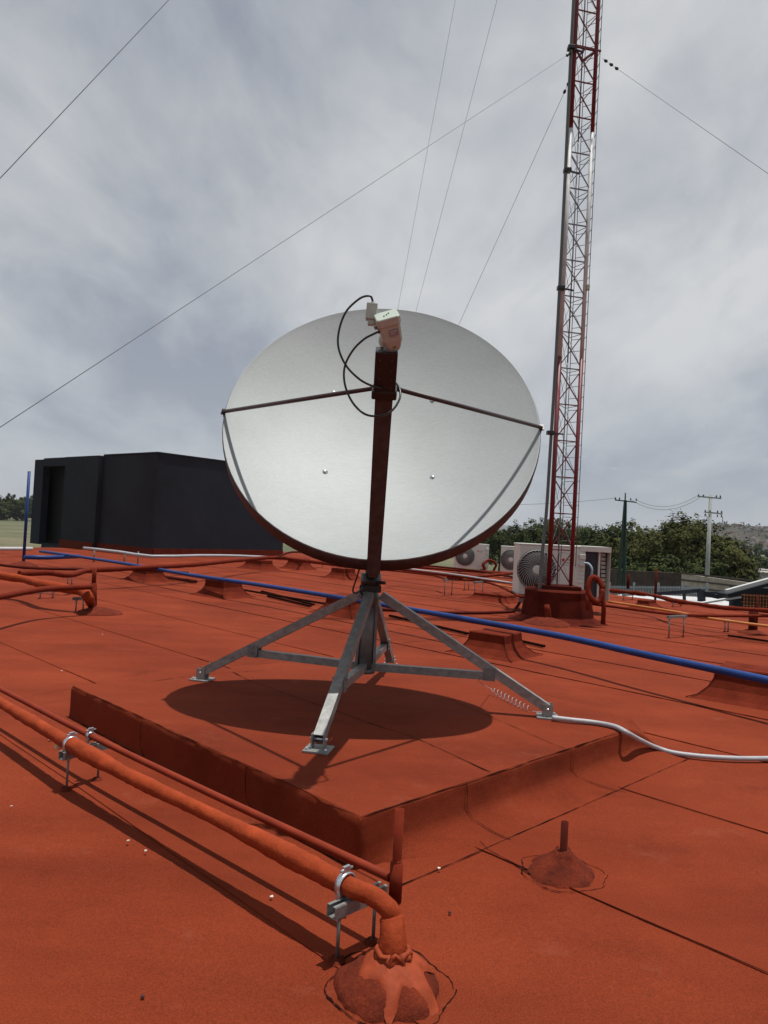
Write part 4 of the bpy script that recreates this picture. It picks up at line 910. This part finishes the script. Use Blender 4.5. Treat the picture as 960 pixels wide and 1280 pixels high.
def grey_pole():
    Y = 46; p = D(883, 742, Y); t = empty('utility_pole', (p.x, Y, GZ)); tag(t, 'tall grey concrete utility pole with two crossarms in front of the big tree', 'utility pole')
    top = D(886, 618, Y).z; x = p.x
    b = MB(); b.tube([(x, Y, GZ), (x, Y, top)], [.16, .10], 10); b.build('shaft', CONC, t)
    for z, l0, l1 in ((top-.2, -.85, .60), (top-1.15, -.40, .72)):
        b = MB(); b.bar((x+l0, Y-.12, z+.03), (x+l1, Y-.12, z-.02), .08); b.build('crossarm', CONC, t)
        for q in (l0+.05, l0+.35, l1-.3, l1-.05):
            b = MB(); b.lathe(Vector((x+q, Y-.12, z+.02)), [(.02, 0), (.055, .03), (.03, .07), (.055, .10), (.001, .16)], 8); b.lathe(Vector((x+q, Y-.12, z-.25)), [(.001, 0), (.045, .03), (.02, .08), (.045, .12), (.001, .18)], 8) if z < top-1 else None; b.build('insulator', BLACK, t)
    for q, w in ((-.35, -.3), (.62, -.1)):
        b = MB(); b.tube(smooth([(x+q, Y-.15, top-1.2), (x+q+.1, Y-.2, top-1.5), (x+q+w*.3, Y-.2, top-1.9), (x+q*.4, Y-.15, top-2.3)], 5), .018, 5); b.build('jumper', BLACK, t)
    return Vector((x, Y, top-.1))
gp = green_pole(); up = grey_pole()
for i, (a, c, sg) in enumerate([(gp+Vector((.7, 0, -.05)), up+Vector((-.8, 0, 0)), .55), (gp+Vector((.35, 0, -.05)), up+Vector((-.5, 0, 0)), .75), (gp+Vector((-.6, 0, 0)), gp+Vector((-22, 4, .4)), 1.0)]):
    pts = [a.lerp(c, k/20)-Vector((0, 0, sg*4*(k/20)*(1-k/20))) for k in range(21)]
    b = MB(); b.tube(pts, .011, 4); o = b.build('power_line', WIRE, None, loc=a); tag(o, ('power line sagging between the two utility poles', 'lower power line sagging between the two utility poles', 'power line leading left from the green lattice pole')[i], 'power line')

# ------------------------------------------------------------------ yard on the right
def yard():
    Y = 31
    def quad_wall(name, label, cat, x0, x1, yt0, yt1, Y0, Y1, m, th=.25, bottom=GZ):
        a = D(x0, yt0, Y0); c = D(x1, yt1, Y1); d = Vector((c.x-a.x, c.y-a.y, 0)).normalized(); n = Vector((-d.y, d.x, 0))*th
        vs = [(a.x, a.y, bottom), (c.x, c.y, bottom), (c.x+n.x, c.y+n.y, bottom), (a.x+n.x, a.y+n.y, bottom), (a.x, a.y, a.z), (c.x, c.y, c.z), (c.x+n.x, c.y+n.y, c.z), (a.x+n.x, a.y+n.y, a.z)]
        b = MB(); b.add(vs, [(0, 1, 5, 4), (1, 2, 6, 5), (2, 3, 7, 6), (3, 0, 4, 7), (4, 5, 6, 7), (3, 2, 1, 0)])
        if label is None: return b
        o = b.build(name, m, None, loc=((a.x+c.x)/2, (a.y+c.y)/2, bottom)); tag(o, label, cat); return o
    quad_wall('brick_wall', 'dark weathered brick wall beneath the trees, left of the grey pole', 'wall', 762, 862, 712, 717, 52, 50, BRICK)
    quad_wall('block_wall', 'pale stepped block wall right of the grey pole', 'wall', 852, 940, 717, 729, 47, 44, mat('pale block', (.34, .29, .24), .9, col2=(.50, .45, .39), scale=.9, grain=.2, gscale=4))
    bw = bpy.data.objects['block_wall']
    a, c = D(852, 717, 47), D(940, 729, 44)
    for k in range(5):
        z = -.45-.42*k; b = MB(); b.bar(Vector((a.x, a.y-.03, z+.1)), Vector((c.x, c.y-.03, z)), .05, .10); b.build('course', mat('dark joint', (.09, .075, .065), .9), bw)
    # white low wall/ roof surfaces
    g0 = D(800, 750, 36); g1 = D(925, 757, 27); wz = -.78
    nb_ = empty('low_neighbour_building', (15, 31, GZ)); tag(nb_, 'low neighbouring building with a bright white flat roof behind the right roof edge', 'building')
    q_ = [Vector((G(800, 750, wz).x*.0+9.9, 31.0, 0)), Vector((13.2, 26.6, 0)), Vector((17.5, 29.5, 0)), Vector((15.2, 32.4, 0)), Vector((11.0, 32.4, 0))]
    b = MB(); b.add([Vector((q.x, q.y, wz)) for q in q_]+[Vector((q.x, q.y, wz-.14)) for q in q_], [tuple(range(5)), tuple(range(9, 4, -1))]+[(i, 5+i, 5+(i+1) % 5, (i+1) % 5) for i in range(5)]); b.build('roof_slab', WHT, nb_)
    b = MB(); b.add([Vector((q.x, q.y, wz-.15))*1 for q in q_]+[Vector((q.x, q.y, GZ)) for q in q_], [(i, 5+i, 5+(i+1) % 5, (i+1) % 5) for i in range(5)]); b.build('wall', WHT, nb_)
    # fence with pickets
    f = empty('steel_fence', D(820, 748, 36)); f.location.z = GZ; tag(f, 'grey steel picket fence running from the air conditioners to the grey pole', 'fence')
    a, c = D(762, 734, 38), D(884, 735, 38); zb = D(820, 752, 38).z
    b = MB(); b.bar(a, c, .05); b.build('rail', FENCE, f); b = MB(); b.bar(a-Vector((0, 0, .55)), c-Vector((0, 0, .55)), .05); b.build('rail', FENCE, f)
    pk = MB()
    for k in range(64):
        p = a.lerp(c, k/63); pk.bar(Vector((p.x, p.y-.04, GZ)), p+Vector((0, -.04, .08)), .03)
    o = pk.build('picket', FENCE, f); o['kind'] = 'stuff'
    for k in range(5):
        p = a.lerp(c, k/4); b = MB(); b.bar(Vector((p.x, p.y, GZ)), p+Vector((0, 0, .25)), .09); b.build('post', FENCE, f)
    # open black metal frame of unknown use: beams and posts
    fr = empty('black_framework', D(850, 748, 30)); fr.location.z = GZ; tag(fr, 'black steel pergola beams beyond the right roof edge', 'framework')
    for (x0, y0, x1, y1, Yy, w) in ((822, 742, 876, 738, 30, .14), (855, 740, 856, 760, 30, .1), (876, 737, 878, 765, 30, .24), (878, 742, 923, 752, 28, .15), (879, 741, 905, 741, 30, .1)):
        b = MB(); b.bar(D(x0, y0, Yy), D(x1, y1, Yy), w); b.build('beam', CHAR, fr)
    for x in (855, 877):
        g = D(x, 750, 30); b = MB(); b.bar((g.x, 30.05, GZ), (g.x, 30.05, g.z), .14); b.build('post', CHAR, fr)
    # canopy with lattice wall
    cn = empty('canopy_shed', D(945, 750, 26)); cn.location.z = GZ; tag(cn, 'dark shed with pale sloping roof edge and orange brick lattice at the right edge', 'shed')
    p0, p1 = D(908, 739, 25.8), D(1040, 703, 25.8)
    b = MB(); b.bar(p0, p1, .22, .11, up=(0, 0, 1)); b.build('roof_edge', WHT, cn)
    b = MB(); b.bar(p0+Vector((.1, .5, -.16)), p1+Vector((.1, .5, -.16)), .9, .10); b.build('roof_panel', CHAR, cn)
    q0, q1 = D(926, 733, 26.5), D(1040, 790, 26.5)
    b = MB(); b.box(((q0.x+q1.x)/2, 27.2, (q0.z+GZ)/2-.05), (q1.x-q0.x, .3, q0.z-GZ)); b.build('wall', CHAR, cn)
    for r_ in range(4):
        for k in range(6):
            g = D(930+k*8+(r_ % 2)*2, 744+r_*4.2+k*.4, 27.0); b = MB(); b.box(g, (.20, .06, .022)); b.build('brick', LAT, cn)
        
    for k in range(13):
        g = D(930+k*4, 751+k*.2, 27.0); b = MB(); b.box(g, (.022, .05, .5)); b.build('brick', LAT, cn)
    b = MB(); b.bar(D(876, 754, 26), D(925, 746, 26), .22, .06); b.build('awning', WHT, cn)
yard()

# ------------------------------------------------------------------ trees
def crown_mesh(name, m, n, lobes, leaf=.24, seed=1, flat=1.0):
    rg = np.random.default_rng(seed); V = []; F = []
    tot = sum(l[3]**2 for l in lobes); k = 0
    for (cx_, cy_, cz_, r_) in lobes:
        cnt = int(2.2*n*r_*r_/tot)
        d = rg.normal(size=(cnt, 3)); d /= np.linalg.norm(d, axis=1)[:, None]
        # clumps: leaves gather round random centres near the surface
        nc = max(6, int(cnt/26)); cd_ = rg.normal(size=(nc, 3)); cd_ /= np.linalg.norm(cd_, axis=1)[:, None]; cr_ = r_*rg.uniform(.55, .98, nc)
        ci = rg.integers(0, nc, cnt); P_ = cd_[ci]*cr_[ci][:, None]+rg.normal(size=(cnt, 3))*r_*.10
        P_[:, 2] *= flat; P_ += np.array([cx_, cy_, cz_])
        nn_ = d*.7+cd_[ci]+np.array([0, 0, .5]); nn_ /= np.linalg.norm(nn_, axis=1)[:, None]
        a = np.cross(nn_, rg.normal(size=(cnt, 3))); a /= np.linalg.norm(a, axis=1)[:, None]; b_ = np.cross(nn_, a)
        s_ = leaf*rg.uniform(.5, 1.25, cnt)[:, None]
        q = np.stack([P_-a*s_*.5, P_-b_*s_*.32, P_+a*s_*.5, P_+b_*s_*.32], 1).reshape(-1, 3)
        V.append(q); F.append(np.arange(cnt*4).reshape(-1, 4)+k); k += cnt*4
    V = np.concatenate(V); F = np.concatenate(F); me = bpy.data.meshes.new(name)
    me.from_pydata(V.tolist(), [], F.tolist()); me.materials.append(m); me.update(); return me
def trunk_mesh(h, r, seed, tips):
    rd = random.Random(seed); b = MB(); top = Vector((rd.uniform(-.3, .3), rd.uniform(-.3, .3), h))
    b.tube(smooth([Vector((0, 0, -.3)), Vector((.05, 0, h*.35)), top*.7+Vector((0, 0, 0)), top], 4), [r*(1-.045*i) for i in range(13)], 8)
    for tx in tips:
        tx = Vector(tx); b.tube(smooth([Vector((0, 0, h*.45)), Vector((tx.x*.4, tx.y*.4, h*.45+(tx.z-h*.45)*.6)), tx], 4), [r*.5*(1-.09*i) for i in range(9)], 6)
    me = bpy.data.meshes.new('trunk'); me.from_pydata([tuple(v) for v in b.v], [], b.f); me.materials.append(BARK); me.polygons.foreach_set('use_smooth', b.sm); return me
def tree_at(px, ytop, Y, width, label, m, seed, group='trees beyond the roof', cat='tree', leaf=.27, n=7000, low=.08, nl=12, name='broadleaf_tree'):
    p = D(px, ytop, Y); h = p.z-GZ; rd = random.Random(seed); lobes = []; tips = []
    R_ = width/2
    for k in range(nl):
        a = rd.uniform(0, 2*PI); q = rd.uniform(.15, .72)*R_; z = h*rd.uniform(low+.18, .80); r_ = min(R_*rd.uniform(.30, .46), (h-z)*.95)
        fall = 1-.45*max(0, (z/h-.5)/.4); lobes.append((math.cos(a)*q*fall, math.sin(a)*q*fall*.8, z, max(r_, R_*.22))); tips.append((math.cos(a)*q*fall*.9, math.sin(a)*q*fall*.7, z))
    lobes.append((0, 0, h*.58, min(R_*.62, h*.40))); lobes.append((R_*.3, 0, h*.36, min(R_*.55, h*.33))); lobes.append((-R_*.3, 0, h*.36, min(R_*.55, h*.33))); 
    t = empty(name, (p.x, Y, GZ)); tag(t, label, cat, group)
    link('crown', crown_mesh('crown', m, n, lobes, leaf, seed), t); link('trunk', trunk_mesh(h*.7, .035*h, seed, tips[:5]), t)
    return t
tree_at(850, 640, 62, 10.2, 'big olive green tree behind the grey utility pole, the tallest at right', LEAFB, 1, n=15000, nl=16)
tree_at(808, 650, 66, 7.4, 'rounded tree between the two utility poles', LEAFB, 2, n=8000)
tree_at(908, 664, 60, 7.4, 'lower tree right of the grey utility pole', LEAFB, 3, n=8000)
tree_at(932, 696, 58, 3.6, 'small tree at the right end of the row', LEAFB, 12, n=3500)
tree_at(760, 647, 72, 7.6, 'dark tree right behind the tower', LEAFA, 4, n=7000)
tree_at(790, 644, 76, 6.0, 'yellowish tree behind the green lattice pole', LEAFB, 5, n=5000)
tree_at(733, 646, 80, 7.6, 'dark tree behind the right tower leg', LEAFA, 6, n=6000)
tree_at(695, 630, 86, 7.6, 'taller pointed tree directly behind the tower', LEAFA, 7, n=6500)
tree_at(662, 643, 84, 8.0, 'bushy tree left of the tower behind the air conditioners', LEAFA, 8, n=6500)
tree_at(627, 655, 104, 6.6, 'tree with visible trunk just right of the dish edge', LEAFA, 9, n=4500, low=.35)
tree_at(604, 664, 110, 6.0, 'tree with visible trunk partly behind the dish edge', LEAFA, 10, n=4500, low=.35)
tree_at(646, 668, 112, 4.6, 'small tree with visible trunk above the middle air conditioner', LEAFA, 11, n=3500, low=.35)
tree_at(878, 690, 56, 5.5, 'bushy undergrowth tree at the foot of the grey pole', LEAFA, 13, n=5000, low=0)
tree_at(828, 690, 56, 6.5, 'bushy undergrowth tree under the big olive tree', LEAFA, 14, n=5000, low=0)
tree_at(785, 692, 58, 5.5, 'bushy undergrowth tree beside the green lattice pole', LEAFA, 15, n=5000, low=0)
for i, (px, yt, w) in enumerate(((-25, 617, 20), (-2, 619, 16), (10, 620, 14), (22, 617, 15), (34, 619, 13), (45, 616, 16), (58, 618, 15))):
    tree_at(px, yt, 330+i*6-(i % 2)*14, w, 'distant dark tree in the row at the left horizon, number %s from the left'.replace('number %s from the left', ('at the very edge', 'second from the edge', 'third from the edge', 'in the middle', 'just left of the blue upright', 'behind the blue upright', 'touching the charcoal building')[i]), LEAFA, 30+i, group='tree row at the left horizon', leaf=1.1, n=1800, low=.0)
# a long low scrub belt so the horizon is not bare
def belt(name, label, x0, x1, Y, h, m, seed, n, leaf):
    rg = np.random.default_rng(seed); lob = []
    for k in range(60):
        x = x0+(x1-x0)*rg.random(); lob.append((x, Y+rg.uniform(-15, 15), GZ+h*.35*rg.uniform(.6, 1.3), h*.6*rg.uniform(.6, 1.3)))
    o = link(name, crown_mesh(name, m, n, lob, leaf, seed)); o.location = (0, 0, 0); tag(o, label, 'scrub', kind='stuff')
belt('scrub_belt', 'dark scrub belt along the horizon behind the dish', -40, 260, 420, 10, LEAFA, 50, 16000, 1.8)
belt('scrub_belt', 'dark wood far off along the left horizon', -420, -60, 470, 13, LEAFA, 51, 16000, 2.0)

# ------------------------------------------------------------------ hill with town, far mountains
def hill(name, label, x0, x1, y0, y1, hh, m, seed, nx=70, ny=24, pw=1.0):
    vs = []; fs = []
    for j in range(ny+1):
        for i in range(nx+1):
            x = x0+(x1-x0)*i/nx; y = y0+(y1-y0)*j/ny; e_ = math.sin(PI*min(1, j/ny))**1.0*min(1, math.sin(PI*i/nx)*5)
            z = GZ-1+hh*e_*(.75+.5*noise.noise(Vector((x/(x1-x0)*4+seed, y/(y1-y0)*2, 0)))+.12*noise.noise(Vector((x/(x1-x0)*22+seed, y/(y1-y0)*6, 3)))); vs.append((x, y, z))
    for j in range(ny):
        for i in range(nx): a = j*(nx+1)+i; fs.append((a, a+1, a+nx+2, a+nx+1))
    b = MB(); b.add(vs, fs, True); o = b.build(name, m); tag(o, kind='structure'); o['label'] = label
    return lambda x, y: (lambda i, j: vs[j*(nx+1)+i][2])(min(nx, max(0, int((x-x0)/(x1-x0)*nx))), min(ny, max(0, int((y-y0)/(y1-y0)*ny))))
HILLM = mat('scrubby hillside', (.022, .024, .014), .95, col2=(.060, .048, .032), scale=.02, grain=.35, gscale=.12)
hz_ = hill('hill', 'scrubby hill behind the houses at right', 372, 1500, 800, 1300, 43, HILLM, 2)
hill('mountain', 'blue far mountains', -2600, 2600, 5200, 6300, 115, mat('mountain scrub', (.05, .06, .045), .95, var=.3, scale=.003), 5, 90, 10)
# houses on the hillside
hm = [mat('plaster cream', (.32, .26, .21), .9, island=.25), mat('plaster white', (.42, .40, .38), .9, island=.2), mat('plaster terracotta', (.30, .15, .10), .9, island=.3), mat('block grey', (.26, .24, .22), .9, island=.3)]
DOOR = mat('dark window', (.03, .03, .035), .4)
protos = []
for k in range(4):
    t = empty('hillside_house'); b = MB(); w, d_, h = ((9, 8, 4.2), (7, 8, 6.0), (11, 8, 3.6), (6, 7, 3.4))[k]; b.box((0, 0, h/2-1.5), (w, d_, h+3)); b.box((w*.2, 0, h+.6), (w*.45, d_*.6, 1.4)); b.build('wall', hm[k], t)
    b = MB()
    for q in (-.3, .05, .32): b.box((w*q, -d_/2-.02, h*.55), (1.0, .06, 1.1))
    b.build('window', DOOR, t); b = MB(); b.box((0, 0, h+.08), (w+.4, d_+.4, .16)); b.build('roof', hm[(k+2) % 4], t); protos.append(t)
cnt = 0; used = set()
rh = random.Random(4)
while cnt < 190:
    Y = rh.uniform(815, 1010); px = rh.uniform(836, 975); x = ray(px, 680).x/ray(px, 680).y*Y
    if x < 385: continue
    k = rh.randrange(4); o = protos[k] if k not in used else copy_tree(protos[k]); used.add(k)
    o.location = (x, Y, hz_(x, Y)-.3); o.rotation_euler = (0, 0, rh.uniform(-.5, .5)); o.scale = (.72, .72, .72); tag(o, 'tiny house on the far hillside at right', 'house', 'small houses on the far hillside'); cnt += 1
lob = []; rs = random.Random(9)
for k in range(150):
    Y = rs.uniform(805, 1060); x = rs.uniform(.40, .56)*Y
    if x > 385: q = rs.uniform(3.0, 6.0); lob.append((x, Y, hz_(x, Y)+q*.5, q))
o = link('hillside_scrub', crown_mesh('hillside_scrub', LEAFA, 9000, lob, 1.3, 77)); tag(o, 'dark scrub and trees between the hillside houses', 'scrub', kind='stuff')
# nearer shrubs and pale roofs between the wall and the hill
for i, (px, yt, Y, w) in enumerate(((925, 700, 150, 12), (948, 694, 210, 16), (968, 698, 190, 14), (950, 706, 120, 6), (905, 692, 260, 22))):
    tree_at(px, yt, Y, w, ('dark shrub between the wall and the hillside, left', 'rounded shrub below the hillside houses', 'shrub at the right picture edge', 'small shrub over the canopy', 'wide shrub clump behind the right end tree')[i], LEAFA, 60+i, group='shrubs below the hillside', leaf=.6, n=2500, low=0, name='shrub', cat='shrub')
for i, (px, yt, Y, w) in enumerate(((935, 712, 105, 9), (955, 716, 95, 6))):
    g = D(px, yt, Y); t = empty('village_house', (g.x, Y, GZ)); tag(t, ('pale flat-roofed house behind the block wall', 'small pale house above the canopy at the right edge')[i], 'house', 'pale houses behind the wall')
    b = MB(); b.box((g.x, Y, (g.z+GZ)/2), (w*.8, 6, g.z-GZ)); b.build('wall', hm[i], t); b = MB(); b.box((g.x, Y, g.z+.08), (w*.86, 6.4, .16)); b.build('roof', hm[3], t); b = MB(); b.box((g.x-w*.15, Y-3.02, g.z-1.2), (.9, .06, .9)); b.box((g.x+w*.2, Y-3.02, g.z-1.2), (.9, .06, .9)); b.build('window', DOOR, t)

# ------------------------------------------------------------------ litter
for i, (px, py, s_) in enumerate(((430, 1148, .020), (549, 1091, .012), (160, 1057, .012), (182, 1069, .010), (14, 1013, .010), (62, 928, .014), (77, 841, .012), (339, 1127, .010), (128, 795, .012), (262, 831, .012))):
    g = G(px, py)+Vector((0, 0, .016)); b = MB(); s_ *= .7; rr = [s_*random.uniform(.6, 1.2) for _ in range(6)]
    vs = [Vector((math.cos(k*PI/3)*rr[k], math.sin(k*PI/3)*rr[k], random.uniform(0, .006))) for k in range(6)]; b.add([g+v for v in vs]+[g+v+Vector((0, 0, .004)) for v in vs], [tuple(range(5, -1, -1)), tuple(range(6, 12))]+[(k, (k+1) % 6, 6+(k+1) % 6, 6+k) for k in range(6)])
    o = b.build('paper_scrap', PAPER, None, loc=g); tag(o, 'tiny pale scrap on the red roof '+('just left of the foreground elbow', 'between plinth corner and stub pipe', 'below the left pipe shadows, left of a pair', 'below the left pipe shadows, right of a pair', 'near the lower left edge', 'right under the left pipe stand', 'on the seam at left middle', 'inside the pipe shadows near the elbow', 'near the left bitumen mound', 'on the plinth by the left foot')[i], 'scrap', 'pale scraps scattered on the roof')
for i, (px, py) in enumerate(((178, 1251), (562, 1145), (390, 1092))):
    g = G(px, py)+Vector((0, 0, .014)); b = MB(); b.lathe(g, [(.001, -.005), (.007, -.002), (.006, .003), (.001, .005)], 7); o = b.build('dark_crumb', PEBBLE, None, loc=g); tag(o, ('dark crumb on the roof near the bottom edge at left', 'dark crumb on the roof right of the vent pipe', 'dark crumb between the foreground pipes and plinth')[i], 'crumb')
g = G(73, 933, .19); b = MB(); b.lathe(g, [(.001, -.02), (.02, -.01), (.022, .008), (.001, .018)], 7); o = b.build('foam_blob', mat('yellow foam', (.55, .42, .25), .9), None, loc=g); tag(o, 'small yellowish foam blob on the end of the left pipe stand', 'foam')
# ------------------------------------------------------------------ haze
hzm = bpy.data.materials.new('thin air haze'); hzm.use_nodes = True; t = hzm.node_tree; t.nodes.clear()
vo = N(t, 'ShaderNodeVolumePrincipled'); vo.inputs['Density'].default_value = .00010; vo.inputs['Color'].default_value = (.86, .91, .98, 1); vo.inputs['Anisotropy'].default_value = .2
ot = N(t, 'ShaderNodeOutputMaterial'); t.links.new(vo.outputs[0], ot.inputs['Volume'])
b = MB(); b.box((0, 0, 120), (14000, 14000, 252)); o = b.build('haze', hzm); tag(o, 'thin haze over the whole scene', 'haze', kind='stuff')
